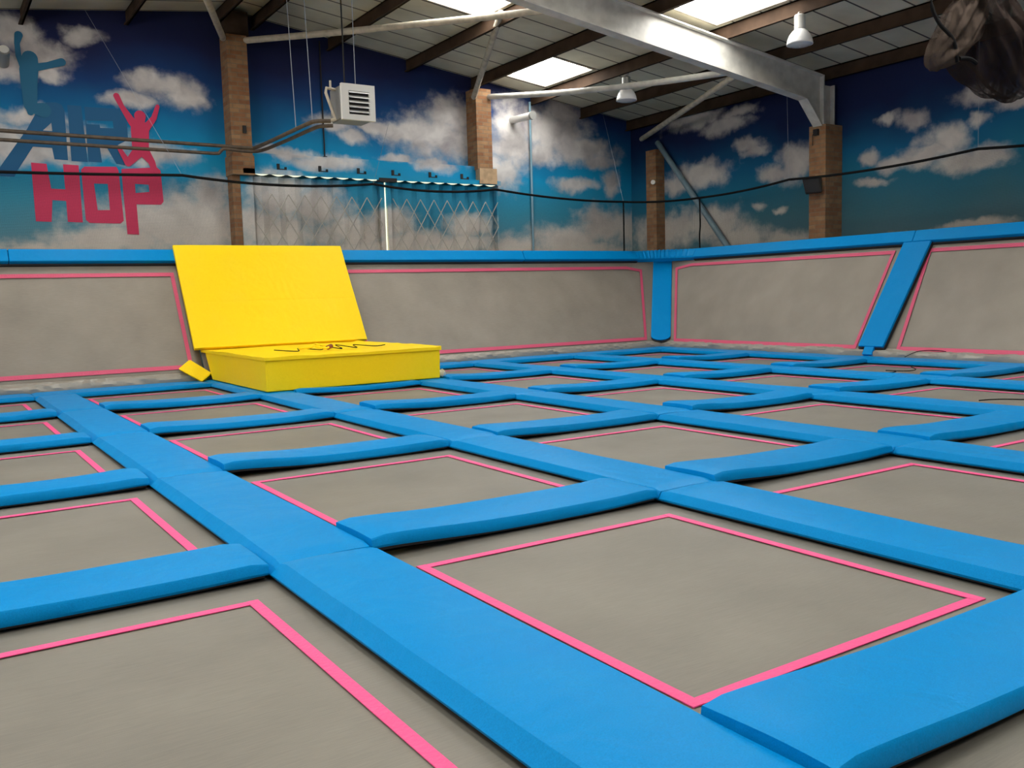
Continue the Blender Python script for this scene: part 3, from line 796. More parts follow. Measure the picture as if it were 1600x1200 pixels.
# ------------------------------------------------------------------ yellow landing mat
mat_t = thing('landing_mat', 'big yellow crash mat with a backrest leaning on the slanted back wall', 'crash mat', (4.0, 10.2, 0.06))
def soft_box(pts, r, sub=5, wr=0.004, sd=0):
    bm = bmesh.new(); hexa(bm, pts)
    bmesh.ops.recalc_face_normals(bm, faces=bm.faces)
    bmesh.ops.bevel(bm, geom=list(bm.edges), offset=r, segments=2, profile=0.6, affect='EDGES')
    return bm
# base block
zb0, zb1 = 0.073, 0.395
bm = soft_box([(2.96, 9.18, zb0), (4.995, 9.18, zb0), (4.995, 11.25, zb0), (2.96, 11.25, zb0), (2.955, 9.17, zb1), (5.0, 9.17, zb1), (5.0, 11.50, zb1), (2.955, 11.50, zb1)], 0.015)
obj('base_block', bm, YELLOW, mat_t)
# top cover of the base, a thin padded sheet that overhangs slightly and sags in the middle
bm = bmesh.new()
n, m = 26, 20
tops = []; bots = []
for a in range(n + 1):
    rt = []; rb = []
    for b in range(m + 1):
        x = 2.945 + (5.01 - 2.945) * a / n; y = 9.155 + (11.66 - 9.155) * b / m
        h = 0.012 * noise.noise(Vector((x * 1.5, y * 1.5, 4))) + 0.007 * noise.noise(Vector((x * 5, y * 5, 1)))
        z = zb1 + 0.034 + h + (0.015 if a in (n,) else 0)
        rt.append(bm.verts.new(W(x, y, z))); rb.append(bm.verts.new(W(x, y, zb1 + 0.001)))
    tops.append(rt); bots.append(rb)
for a in range(n):
    for b in range(m):
        bm.faces.new((tops[a][b], tops[a + 1][b], tops[a + 1][b + 1], tops[a][b + 1]))
        bm.faces.new((bots[a][b + 1], bots[a + 1][b + 1], bots[a + 1][b], bots[a][b]))
for a in range(n):
    bm.faces.new((bots[a][0], bots[a + 1][0], tops[a + 1][0], tops[a][0])); bm.faces.new((tops[a][m], tops[a + 1][m], bots[a + 1][m], bots[a][m]))
for b in range(m):
    bm.faces.new((bots[0][b + 1], bots[0][b], tops[0][b], tops[0][b + 1])); bm.faces.new((bots[n][b], bots[n][b + 1], tops[n][b + 1], tops[n][b]))
bmesh.ops.recalc_face_normals(bm, faces=bm.faces)
obj('top_cover', bm, YELLOW, mat_t, True)
# backrest: two panels hinged along a seam
def back_panel(z0, z1, s0, s1, sd):
    bm = bmesh.new()
    n, m = 24, 12
    T = []; B_ = []
    for a in range(n + 1):
        rt = []; rb = []
        for b in range(m + 1):
            s = s0 + (s1 - s0) * a / n; z = z0 + (z1 - z0) * b / m
            h = 0.006 * noise.noise(Vector((s * 1.6, z * 2, sd))) + 0.004 * noise.noise(Vector((s * 6, z * 5, sd)))
            e = 0.012 if ((b == m and z1 > 1.2) or a in (0, n)) else (0.003 if b in (0, m) and not (b == 0 and z0 < 0.5) else 0.0)
            rt.append(bm.verts.new(W(*PB(s, z, 0.165 + h - e)))); rb.append(bm.verts.new(W(*PB(s, z, 0.107))))
        T.append(rt); B_.append(rb)
    for a in range(n):
        for b in range(m):
            bm.faces.new((T[a][b], T[a + 1][b], T[a + 1][b + 1], T[a][b + 1])); bm.faces.new((B_[a][b + 1], B_[a + 1][b + 1], B_[a + 1][b], B_[a][b]))
    for a in range(n):
        bm.faces.new((B_[a][0], B_[a + 1][0], T[a + 1][0], T[a][0])); bm.faces.new((T[a][m], T[a + 1][m], B_[a + 1][m], B_[a][m]))
    for b in range(m):
        bm.faces.new((B_[0][b + 1], B_[0][b], T[0][b], T[0][b + 1])); bm.faces.new((B_[n][b], B_[n][b + 1], T[n][b + 1], T[n][b]))
    bmesh.ops.recalc_face_normals(bm, faces=bm.faces)
    return bm
obj('backrest_panel', back_panel(0.375, 0.945, 2.84, 5.15, 1), YELLOW, mat_t, True)
obj('backrest_panel', back_panel(0.946, 1.69, 2.84, 5.15, 1), YELLOW, mat_t, True)
# loose small yellow wedge on the left
bm = bmesh.new()
hexa(bm, [(2.64, 11.50, 0.200), (2.80, 11.58, 0.300), (3.02, 11.43, 0.125), (2.86, 11.34, 0.035),
          (2.60, 11.40, 0.225), (2.76, 11.48, 0.325), (2.98, 11.33, 0.150), (2.83, 11.24, 0.060)])
bmesh.ops.recalc_face_normals(bm, faces=bm.faces)
bmesh.ops.bevel(bm, geom=list(bm.edges), offset=0.01, segments=2, affect='EDGES')
o = obj('foam_wedge', bm, YELLOW); tag(o, 'small loose yellow foam piece tilted against the left side of the crash mat', 'foam pad')
# black cord with loops and a yellow strap lying on the mat
bm = bmesh.new()
zt = 0.448
pts = [(3.40, 10.20, zt), (3.50, 9.70, zt), (3.62, 10.0, zt + 0.015), (3.80, 9.75, zt), (3.95, 10.15, zt + 0.02), (4.02, 9.7, zt), (4.15, 10.2, zt + 0.02), (4.22, 9.75, zt), (4.38, 10.2, zt + 0.01), (4.5, 9.85, zt), (4.70, 10.0, zt)]
tube(bm, smooth_path(pts, 6), 0.006, 6)
o = obj('cord', bm, ROPE, None, True); tag(o, 'tangled black cord lying on top of the yellow crash mat', 'cord')
bm = bmesh.new()
pts = [(3.60, 9.95, zt + 0.012), (3.70, 9.80, zt + 0.03), (3.80, 9.95, zt + 0.055), (3.88, 9.78, zt + 0.03), (3.80, 9.62, zt + 0.02), (3.70, 9.7, zt + 0.045)]
tube(bm, smooth_path(pts, 5), [0.014] * 26, 6)
o = obj('webbing_strap', bm, YELLOW, None, True); tag(o, 'crumpled yellow webbing strap lying in the cord on the crash mat', 'strap')
bm = bmesh.new(); tube(bm, [(3.86, 9.72, zt + 0.02), (3.93, 9.80, zt + 0.03)], 0.03, 10)
o = obj('strap_roll', bm, simple('brown_roll', (0.25, 0.06, 0.02), 0.7), None, True); tag(o, 'small brown rolled strap end beside the yellow strap on the mat', 'strap')
bm = bmesh.new()
bmesh.ops.create_icosphere(bm, subdivisions=2, radius=0.05, matrix=Matrix.Translation(W(5.08, 9.28, 0.115)))
for v in bm.verts: v.co += Vector((0, 0, 0)) + v.normal * noise.noise(v.co * 30) * 0.03
o = obj('white_rag', bm, PALE, None, True); tag(o, 'tiny white crumpled rag at the right foot of the yellow mat', 'rag')
# loose cords on the beds
def cord(pts, label, r=0.006):
    bm = bmesh.new(); tube(bm, smooth_path(pts, 6), r, 6)
    o = obj('cord', bm, ROPE, None, True); tag(o, label, 'cord')
cord([(9.00, 6.45, 0.008), (9.10, 6.20, 0.008), (9.28, 6.22, 0.012), (9.20, 6.30, 0.02), (9.36, 6.14, 0.012), (9.50, 6.12, 0.02), (9.53, 6.20, 0.045)], 'thin black cord curled on the bed in front of slanted right wall post')
cord([(7.39, 4.18, 0.008), (7.48, 4.13, 0.012), (7.60, 4.06, 0.010), (7.72, 3.93, 0.008), (7.76, 3.90, 0.02)], 'thin black cord on the bed nearest the right edge of the photo')
bm = bmesh.new(); tube(bm, smooth_path([tuple(PR(6.86, 0.03, 0.09)), tuple(PR(6.72, 0.12, 0.06)), tuple(PR(6.5, 0.15, 0.03)), tuple(PR(6.38, 0.14, 0.03))], 6), 0.005, 6)
o = obj('cord', bm, ROPE, None, True); tag(o, 'black cord hanging over the grey skirt right of the slanted post pad', 'cord')

# ------------------------------------------------------------------ building shell
ROOF0, RSL, RX = 5.42, 0.13, 4.4
def rz(x): return ROOF0 - RSL * abs(x - RX)
EAV = rz(XR)
T = 0.25
def gable_wall(y0, y1):
    bm = bmesh.new()
    ring = [(XL, -0.3), (XR, -0.3), (XR, rz(XR)), (RX, rz(RX)), (XL, rz(XL))]
    a = [bm.verts.new(W(x, y0, z)) for x, z in ring]; b = [bm.verts.new(W(x, y1, z)) for x, z in ring]
    bm.faces.new(a); bm.faces.new(b[::-1])
    for k in range(5):
        bm.faces.new((a[k], b[k], b[(k + 1) % 5], a[(k + 1) % 5]))
    bmesh.ops.recalc_face_normals(bm, faces=bm.faces)
    return bm
struct('wall_back', gable_wall(YB, YB + T), MURAL_B)
struct('wall_front', gable_wall(YN - T, YN), PLAIN)
bm = bmesh.new(); box(bm, XR, XR + T, YN, YB + T, -0.3, EAV + 0.05); struct('wall_right', bm, MURAL_R)
bm = bmesh.new(); box(bm, XL - T, XL, YN, YB + T, -0.3, rz(XL) + 0.05); struct('wall_left', bm, PLAIN)

# roof: boards between openings for the rooflights
LIGHTS = []     # (x0, x1, y0, y1)
for k, yb in enumerate((12.25, 8.06, 3.9, -0.3, -4.5)):
    LIGHTS.append((8.68, 9.78, yb, yb + 1.38))
for k, yb in enumerate((10.27, 6.1, -2.3)):
    LIGHTS.append((6.03, 7.25, yb, yb + 1.36))
for k, yb in enumerate((10.5, 6.2, 2.2, -2.0)):  # unseen panes; the one nearest the back wall added to brighten its mural
    LIGHTS.append((1.6, 2.7, yb, yb + 1.38))
for k, yb in enumerate((5.6, 1.4)):
    LIGHTS.append((-1.0, 0.1, yb, yb + 1.38))
xs = sorted({XL - .3, XR + .3, RX} | {v for l in LIGHTS for v in l[:2]})
bm = bmesh.new()
TH = 0.12
for a in range(len(xs) - 1):
    x0, x1 = xs[a], xs[a + 1]
    cuts = sorted([l for l in LIGHTS if abs(l[0] - x0) < 1e-6], key=lambda l: l[2])
    y = YN - .3
    spans = []
    for l in cuts:
        spans.append((y, l[2])); y = l[3]
    spans.append((y, YB + .3))
    for (y0, y1) in spans:
        hexa(bm, [(x0, y0, rz(x0)), (x1, y0, rz(x1)), (x1, y1, rz(x1)), (x0, y1, rz(x0)),
                  (x0, y0, rz(x0) + TH), (x1, y0, rz(x1) + TH), (x1, y1, rz(x1) + TH), (x0, y1, rz(x0) + TH)])
struct('ceiling', bm, ROOF)
for k, (x0, x1, y0, y1) in enumerate(LIGHTS):
    fr = bmesh.new()
    w = 0.03
    for (a0, a1, b0, b1) in ((x0 - w, x0 + w * .3, y0 - w, y1 + w), (x1 - w * .3, x1 + w, y0 - w, y1 + w), (x0, x1, y0 - w, y0 + w * .3), (x0, x1, y1 - w * .3, y1 + w)):
        hexa(fr, [(a0, b0, rz(a0) - 0.012), (a1, b0, rz(a1) - 0.012), (a1, b1, rz(a1) - 0.012), (a0, b1, rz(a0) - 0.012),
                  (a0, b0, rz(a0) + 0.03), (a1, b0, rz(a1) + 0.03), (a1, b1, rz(a1) + 0.03), (a0, b1, rz(a0) + 0.03)])
    fo = struct('window_or_fill_%d' % (k + 1), fr, CREAM)
    bm = bmesh.new()
    hexa(bm, [(x0, y0, rz(x0) + .05), (x1, y0, rz(x1) + .05), (x1, y1, rz(x1) + .05), (x0, y1, rz(x0) + .05),
              (x0, y0, rz(x0) + .06), (x1, y0, rz(x1) + .06), (x1, y1, rz(x1) + .06), (x0, y1, rz(x0) + .06)])
    obj('pane', bm, PANE, fo)

# unseen glowing panes added on the left wall as side fill
for k, y0 in enumerate((0.5, 3.8, 7.1, 10.4)):
    fr = bmesh.new()
    box(fr, XL, XL + .05, y0 - .06, y0 + 2.46, 2.34, 2.4); box(fr, XL, XL + .05, y0 - .06, y0 + 2.46, 4.0, 4.06)
    for yy in (y0 - .06, y0 + 1.17, y0 + 2.4): box(fr, XL, XL + .05, yy, yy + .06, 2.4, 4.0)
    fo = struct('window_or_fill_%d' % (len(LIGHTS) + k + 1), fr, CREAM)
    bm = bmesh.new(); box(bm, XL + .005, XL + .02, y0, y0 + 2.4, 2.4, 4.0); obj('pane', bm, FILLPANE, fo)

# purlins
def purlin(x, y0, y1, name='roof_purlin', dep=0.20, lab=None):
    bm = bmesh.new()
    w = 0.045
    zt_ = rz(x) - 0.004
    box(bm, x - 0.012, x + 0.012, y0, y1, zt_ - dep, zt_)
    box(bm, x - w, x + 0.012, y0, y1, zt_ - dep, zt_ - dep + 0.018)
    box(bm, x - 0.012, x + w, y0, y1, zt_ - 0.018, zt_)
    o = struct(name, bm, PURLIN, lab)
PX = [12.20, 11.05, 9.88, 8.60, 7.32, 5.92, 4.68, 4.12, 2.85, 1.5, 0.2, -1.1, -2.4]
PLAB = ['along the eave of the right wall', 'first inside the right eave', 'carrying the far high-bay lamp', 'at the low edge of the far rooflight', 'ending between heater and second brick pillar', 'ending above the hanging heater', 'right of ridge']
for k, x in enumerate(PX):
    purlin(x, YN, YB, lab=('brown roof purlin ' + PLAB[k]) if k < len(PLAB) else 'brown roof purlin on the left roof slope, number %d from the ridge' % (k - 6))

# portal frame: sloping white I-beam carried by the brick pillar on the right wall
YF = 9.38
def ibeam_bm(x0, x1, y, top_fn, dep_fn, fw=0.085, tf=0.02, tw=0.012, n=24):
    bm = bmesh.new()
    for k in range(n):
        xa, xb = x0 + (x1 - x0) * k / n, x0 + (x1 - x0) * (k + 1) / n
        ta, tb = top_fn(xa), top_fn(xb); da, db = dep_fn(xa), dep_fn(xb)
        for (ya, yb, za0, za1, zb0_, zb1_) in ((y - fw, y + fw, ta - tf, ta, tb - tf, tb), (y - fw, y + fw, ta - da, ta - da + tf, tb - db, tb - db + tf), (y - tw, y + tw, ta - da + tf, ta - tf, tb - db + tf, tb - tf)):
            hexa(bm, [(xa, ya, za0), (xb, ya, zb0_), (xb, yb, zb0_), (xa, yb, za0), (xa, ya, za1), (xb, ya, zb1_), (xb, yb, zb1_), (xa, yb, za1)])
    bmesh.ops.remove_doubles(bm, verts=bm.verts, dist=1e-5)
    return bm
topf = lambda x: rz(x) - 0.21
def depf(x):
    d0 = 0.44
    if x > 11.55:
        d0 += (x - 11.55) / 0.38 * 0.36
    return d0
beam = struct('portal_beam', ibeam_bm(RX, 11.93, YF, topf, depf, n=40), WHITE, 'white sloping steel roof beam running to the right brick pillar')
bm = bmesh.new(); box(bm, 11.93, 11.955, YF - 0.085, YF + 0.085, 3.47, topf(11.95)); box(bm, 12.18, 12.20, YF - 0.085, YF + 0.085, 3.47, topf(12.2) - .1); box(bm, 11.95, 12.18, YF - 0.012, YF + 0.012, 3.47, topf(12.2) - .1)
o = obj('column_stub', bm, WHITE, beam)
struct('portal_beam', ibeam_bm(XL, RX, YF, topf, lambda x: 0.44, n=8), WHITE, 'white steel roof beam on the left roof slope, outside the photo')

# brick pillars
def pillar(x0, x1, y0, y1, z0, z1, lab):
    bm = bmesh.new(); box(bm, x0, x1, y0, y1, z0, z1); return struct('brick_pillar', bm, BRICK, lab)
pillar(11.90, 12.30, YF - 0.15, YF + 0.16, -0.03, 3.48, 'brick pillar on the right wall carrying the white roof beam')
pillar(12.08, 12.30, 13.27, 13.55, -0.03, 3.70, 'dark brick pillar near the corner on the right wall')
p1 = pillar(4.16, 4.465, 13.9, 14.24, 2.95, 4.99, 'brick pillar on the back wall between the painted logo and the heater')
bm = bmesh.new(); box(bm, 4.16, 4.28, 14.0, 14.24, -0.03, 2.95); obj('pier', bm, BRICK, p1)
bm = bmesh.new(); box(bm, 4.14, 4.48, 13.88, 14.24, 2.93, 3.22); obj('corbel', bm, BRICK, p1)
p2 = pillar(8.47, 8.78, 13.9, 14.24, 3.22, 4.62, 'brick pillar above the right end of the folding shutter')
bm = bmesh.new(); box(bm, 8.48, 8.84, 13.86, 14.0, 2.97, 3.24); obj('bearing_block', bm, TAN, p2)
for (x0_, x1_, za, zb, par) in ((4.15, 4.62, 4.99, rz(4.4) - .02, p1),):
    bm = bmesh.new(); box(bm, x0_, x1_ - .1, 13.95, 14.2, za, zb - .05); obj('steel_cap', bm, PURLIN, par)

# tubular wind braces
def brace(pts, r, mat, lab, sag=0.0, name='wind_brace'):
    bm = bmesh.new()
    a, b = Vector(pts[0]), Vector(pts[1])
    P = [a.lerp(b, k / 14) + Vector((0, 0, -sag * math.sin(math.pi * k / 14))) for k in range(15)]
    tube(bm, P, r, 12)
    return struct(name, bm, mat, lab, True)
brace([(4.44, 13.95, 4.93), (7.35, YF + .05, 4.62)], 0.055, CREAM, 'pale tube brace from the first back pillar to the roof beam', 0.02)
brace([(4.13, 13.95, 4.93), (2.3, 9.4, 4.95)], 0.055, CREAM, 'pale tube brace leaving the first back pillar to the left', 0.02)
brace([(8.74, 13.95, 4.50), (10.05, YF + .05, 4.10)], 0.055, WHITE, 'white tube brace from the second back pillar to the roof beam', 0.06)
brace([(8.46, 13.95, 4.47), (7.16, 11.0, 4.93)], 0.055, CREAM, 'pale tube brace rising left from the second back pillar', 0.0)
brace([(12.2, 13.80, 3.98), (10.22, YF + .05, 4.10)], 0.055, CREAM, 'pale tube brace from the corner to the white roof beam', 0.0)
brace([(12.2, 13.35, 3.85), (12.2, 11.25, 1.40)], 0.06, simple('teal_steel', (0.16, 0.24, 0.28), 0.5, var=.3), 'blue-grey diagonal tube brace standing against the right wall', 0.0)

# downpipe, conduit, vents on the back wall
bm = bmesh.new(); tube(bm, [(9.80, 14.17, 4.55), (9.80, 14.17, 0.5)], 0.024, 10)
o = obj('downpipe', bm, simple('pale_blue_pipe', (0.20, 0.34, 0.42), 0.5), None, True); tag(o, 'thin pale vertical pipe on the back wall right of the folding shutter', 'pipe')
bm = bmesh.new(); tube(bm, [(5.75, 14.21, 5.15), (5.75, 14.21, 3.32)], 0.014, 6); box(bm, 5.73, 5.78, 14.18, 14.24, 3.27, 3.33)
o = obj('conduit', bm, DARK, None, True); tag(o, 'thin black vertical conduit on the back wall behind the hanging heater', 'conduit')
bm = bmesh.new(); tube(bm, [(9.44, 14.24, 4.20), (9.44, 13.55, 4.17)], 0.075, 18)
vent = obj('vent_pipe', bm, PALE, None, True); tag(vent, 'short white round vent pipe sticking out of the back wall', 'vent')
bm = bmesh.new(); tube(bm, [(9.44, 13.60, 4.1725), (9.44, 13.545, 4.169)], 0.083, 18); obj('end_cap', bm, GREYM, vent, True)
bm = bmesh.new(); tube(bm, [(1.235, 14.24, 4.30), (1.235, 13.98, 4.42)], 0.085, 14)
o = obj('wall_light', bm, GREYM, None, True); tag(o, 'small grey wall light left of the raised arm of the painted blue figure', 'wall light')
bm = bmesh.new(); tube(bm, [(1.235, 13.975, 4.425), (1.235, 13.965, 4.43)], 0.07, 14); obj('lens', bm, PALE, o, True)
bm = bmesh.new(); tube(bm, [(12.07, 13.33, 3.08), (12.03, 13.30, 3.08)], 0.05, 12)
se = obj('alarm_sounder', bm, PALE, None, True); tag(se, 'tiny round white alarm on the dark corner brick pillar', 'alarm')
# small hook on top of the right pillar face
bm = bmesh.new(); box(bm, 11.85, 11.90, YF - .03, YF + .05, 3.33, 3.42); tube(bm, [(11.87, YF + .07, 3.35), (11.87, YF + .07, 3.18)], 0.006, 5)
o = obj('wall_bracket', bm, DARK); tag(o, 'small dark bracket near the top of the right brick pillar', 'bracket')
bm = bmesh.new(); box(bm, 4.33, 4.38, 13.87, 13.90, 3.55, 3.66)
o = obj('wall_bracket', bm, DARK); tag(o, 'small dark bracket on the brick pillar just above the pipes', 'bracket')

# speaker on the right pillar
sp_t = thing('loudspeaker', 'black loudspeaker on the right brick pillar, angled down', 'loudspeaker', (11.75, 9.4, 2.55))
bm = bmesh.new()
cx, cy, cz = 11.78, 9.40, 2.56
pts = []
for z, dx in ((-0.115, 0.03), (0.115, -0.05)):
    pts += [(cx - 0.13 + dx * 1.2, cy + 0.03, cz + z), (cx - 0.02 + dx, cy - 0.19, cz + z), (cx + 0.12, cy - 0.10, cz + z), (cx + 0.10, cy + 0.19, cz + z)]
hexa(bm, pts); bmesh.ops.recalc_face_normals(bm, faces=bm.faces)
bmesh.ops.bevel(bm, geom=list(bm.edges), offset=0.01, segments=2, affect='EDGES')
obj('cabinet', bm, simple('speaker_black', (0.018, 0.016, 0.015), 0.6), sp_t)
bm = bmesh.new(); box(bm, 11.86, 11.91, 9.36, 9.44, 2.50, 2.62); obj('mounting_plate', bm, DARK, sp_t)

# ------------------------------------------------------------------ painted logo on the back wall
logo = thing('painted_logo', 'AIR HOP logo with two jumping figures painted on the back wall', 'logo', (2.2, 14.23, 3.2))
def poly_bm(loops, y):
    bm = bmesh.new()
    edges = []
    for lp in loops:
        vs = [bm.verts.new(W(x, y, z)) for x, z in lp]
        for k in range(len(vs)):
            edges.append(bm.edges.new((vs[k], vs[(k + 1) % len(vs)])))
    bmesh.ops.triangle_fill(bm, use_beauty=True, use_dissolve=False, edges=edges)
    for f in bm.faces:
        if f.normal.y > 0: f.normal_flip()
    return bm
for ch, m in (('A', LOGO_BLUE), ('I', LOGO_BLUE), ('R', LOGO_BLUE), ('H', LOGO_RED), ('O', LOGO_RED), ('P', LOGO_RED)):
    o = obj('letter', poly_bm(LETTERS[ch], 14.234), m, logo); o['label'] = 'painted letter %s' % ch
def strokes_bm(S_, y):
    bm = bmesh.new()
    q = 0
    for st in S_:
        for k, (x, z, r) in enumerate(st):
            q += 1
            yy = y - 0.0003 * q
            bm.faces.new([bm.verts.new(W(x + r * math.cos(t * math.pi / 9), yy, z + r * math.sin(t * math.pi / 9))) for t in range(18)])
            if k + 1 < len(st):
                x2, z2, r2 = st[k + 1]
                d_ = Vector((x2 - x, z2 - z)); 
                if d_.length < 1e-4: continue
                d_.normalize(); nn_ = Vector((-d_.y, d_.x))
                q += 1; yy = y - 0.0003 * q
                bm.faces.new([bm.verts.new(W(a, yy, b)) for a, b in ((x + nn_.x * r, z + nn_.y * r), (x - nn_.x * r, z - nn_.y * r), (x2 - nn_.x * r2, z2 - nn_.y * r2), (x2 + nn_.x * r2, z2 + nn_.y * r2))])
    return bm
o = obj('figure', strokes_bm(RED, 14.228), LOGO_RED, logo); o['label'] = 'red jumping silhouette with raised arms'
o = obj('figure', strokes_bm(BLUE_FIG, 14.228), LOGO_FIG, logo); o['label'] = 'dark blue jumping silhouette with raised arm'

# ------------------------------------------------------------------ folding shutter in the back wall
door = bpy.data.objects.new('door_1', None); C.objects.link(door); door.location = W(6.6, 14.0, 0); door['kind'] = 'structure'
DX0, DX1, DZ = 4.47, 8.88, 2.93
MIDX = 6.70
def leaf(x0, x1, nf):
    """concertina panels: every panel is a shallow V in plan with pressed diamond creases"""
    bm = bmesh.new()
    rows = 24
    cols = nf * 4
    g = []
    for a in range(cols + 1):
        u = a / cols
        x = x0 + (x1 - x0) * u
        fold = (a % 4) / 4.0
        tri = 1 - abs(fold * 2 - 1)          # 0 at joints, 1 at panel middles
        row = []
        for b in range(rows + 1):
            z = 0.3 + (DZ - 0.3) * b / rows
            zz = (z - 1.80) / 0.86
            dia = abs(((zz + fold) % 1.0) - 0.5) + abs(((zz - fold) % 1.0) - 0.5)
            y = 14.08 - 0.10 * tri - 0.045 * (dia - 0.5)
            row.append(bm.verts.new(W(x, y, z)))
        g.append(row)
    for a in range(cols):
        for b in range(rows):
            bm.faces.new((g[a][b], g[a + 1][b], g[a + 1][b + 1], g[a][b + 1]))
    return bm
for (xa, xb, nf) in ((DX0, MIDX - 0.10, 8), (MIDX + 0.10, DX1, 8)):
    o = obj('shutter_leaf', leaf(xa, xb, nf), MURAL_B, door)
    bm = bmesh.new()
    pw = (xb - xa) / nf
    ZTOP, HH = 2.66, 0.43
    for k in range(-3, nf + 4):
        for sg in (1, -1):
            # a bar starts at fold k at the top and runs down across the folds
            xs_, zs_ = xa + pw * k, ZTOP
            xe_, ze_ = xs_ + sg * pw * 3, ZTOP - HH * 3
            ta, tb = (xa - xs_) / (xe_ - xs_), (xb - xs_) / (xe_ - xs_)
            t0, t1 = max(0.0, min(ta, tb)), min(1.0, max(ta, tb))
            if t1 - t0 < 0.05: continue
            tube(bm, [(xs_ + (xe_ - xs_) * t, 13.925, zs_ + (ze_ - zs_) * t) for t in (t0, t1)], 0.009, 4)
    obj('lattice', bm, simple('lattice_bar', (0.46, 0.43, 0.37), 0.6), o)
bm = bmesh.new()
box(bm, MIDX - 0.10, MIDX - 0.02, 13.99, 14.06, 0.3, DZ); box(bm, MIDX + 0.03, MIDX + 0.10, 13.99, 14.06, 0.3, DZ)
obj('meeting_stile', bm, MURAL_B, door)
bm = bmesh.new(); box(bm, MIDX - 0.012, MIDX + 0.018, 14.02, 14.05, 0.3, DZ + .02); obj('daylight_gap', bm, GAPM, door)
bm = bmesh.new(); box(bm, 4.28, 4.47, 13.98, 14.1, 0.0, 2.99); obj('jamb', bm, MURAL_B, door)
bm = bmesh.new(); box(bm, DX1, DX1 + 0.03, 13.96, 14.2, 0.0, 2.99); obj('jamb', bm, MURAL_B, door)
bm = bmesh.new(); box(bm, 4.30, 8.93, 13.90, 14.20, 2.975, 3.01); box(bm, 4.30, 8.93, 13.88, 13.90, 2.955, 3.03)
obj('track', bm, MURAL_B, door)
bm = bmesh.new(); box(bm, 4.47, 8.93, 14.02, 14.24, 3.01, 3.29); obj('header_board', bm, MURAL_B, door)
# slivers of daylight above the folds
bm = bmesh.new()
for (xa, xb, nf) in ((DX0, MIDX - 0.10, 8), (MIDX + 0.10, DX1, 8)):
    pw = (xb - xa) / nf
    for k in range(nf):
        c0, c1 = xa + pw * k + 0.022, xa + pw * (k + 1) - 0.022
        zt_ = 2.974
        h = 0.036
        n = 6
        top_ = [(c0 + (c1 - c0) * i / n, zt_) for i in range(n + 1)]
        bot_ = [(c0 + (c1 - c0) * i / n, zt_ - h * (0.30 + 0.70 * math.sin(math.pi * i / n))) for i in range(n, -1, -1)]
        y_ = 13.96
        vs = [bm.verts.new(W(x, y_, z)) for x, z in top_ + bot_]
        bm.faces.new(vs)
obj('daylight_gap', bm, GAPM, door)
bm = bmesh.new(); box(bm, MIDX - .16, MIDX + .16, 13.86, 13.98, 2.925, 2.985); obj('meeting_bracket', bm, DARK, door)
for x, z in ((4.87, 3.04), (5.55, 3.04), (6.21, 3.04), (6.83, 3.04), (7.53, 3.04), (8.16, 3.04), (8.57, 3.04)):
    bm = bmesh.new(); box(bm, x - .02, x + .02, 13.93, 13.96, 3.03, 3.13); box(bm, x - .02, x + .12, 13.90, 13.96, 3.03, 3.05); box(bm, x + .09, x + .12, 13.90, 13.93, 3.03, 3.08)
    obj('track_hook', bm, DARK, door)

# ------------------------------------------------------------------ heating pipes and the hanging heater
def pipe_run(pts, r, lab):
    bm = bmesh.new(); tube(bm, pts, r, 10)
    o = obj('heating_pipe', bm, PIPE, None, True); tag(o, lab, 'pipe', 'brown heating pipes'); return o
run = smooth_path([(-3.4, 13.62, 3.31), (0, 13.62, 3.31), (4.25, 13.62, 3.29)], 4)
pipe_run(run + smooth_path([(4.36, 13.60, 3.29), (4.40, 13.5, 3.285), (4.41, 12.6, 3.28), (4.41, 11.45, 3.275), (4.46, 11.25, 3.28), (4.62, 11.16, 3.28)], 5), 0.03, 'upper brown heating pipe crossing the logo and turning out to the heater')
run = smooth_path([(-3.4, 13.66, 3.20), (0, 13.66, 3.20), (3.80, 13.64, 3.18)], 4)
pipe_run(run + smooth_path([(3.88, 13.63, 3.185), (3.93, 13.62, 3.24), (4.0, 13.61, 3.25), (4.42, 13.55, 3.235), (4.48, 12.6, 3.225), (4.48, 11.5, 3.22), (4.52, 11.28, 3.225), (4.66, 11.19, 3.23)], 5), 0.028, 'lower brown heating pipe that steps up beside the brick pillar')
HY = 11.05
h_t = thing('unit_heater', 'grey box heater with louvres hanging from the roof on thin rods', 'heater', (4.97, HY + .25, 3.35))
hx0, hx1, hz0, hz1 = 4.74, 5.18, 3.305, 3.735
bm = bmesh.new()
box(bm, hx0, hx1, HY + 0.02, HY + 0.40, hz0, hz1)
bmesh.ops.bevel(bm, geom=list(bm.edges), offset=0.02, segments=2, affect='EDGES')
obj('casing', bm, GREYM, h_t)
bm = bmesh.new()
fw = 0.085
box(bm, hx0 - .01, hx1 + .01, HY - 0.02, HY + 0.03, hz1 - fw * .9, hz1 + .01); box(bm, hx0 - .01, hx1 + .01, HY - 0.02, HY + 0.03, hz0 - .01, hz0 + fw * .7)
box(bm, hx0 - .01, hx0 + fw, HY - 0.02, HY + 0.03, hz0 + fw * .7, hz1 - fw * .9); box(bm, hx1 - fw * .8, hx1 + .01, HY - 0.02, HY + 0.03, hz0 + fw * .7, hz1 - fw * .9)
obj('front_frame', bm, PALE, h_t)
bm = bmesh.new(); box(bm, hx0 + fw, hx1 - fw * .8, HY + 0.012, HY + 0.022, hz0 + fw * .7, hz1 - fw * .9); obj('inner_grille', bm, DARK, h_t)
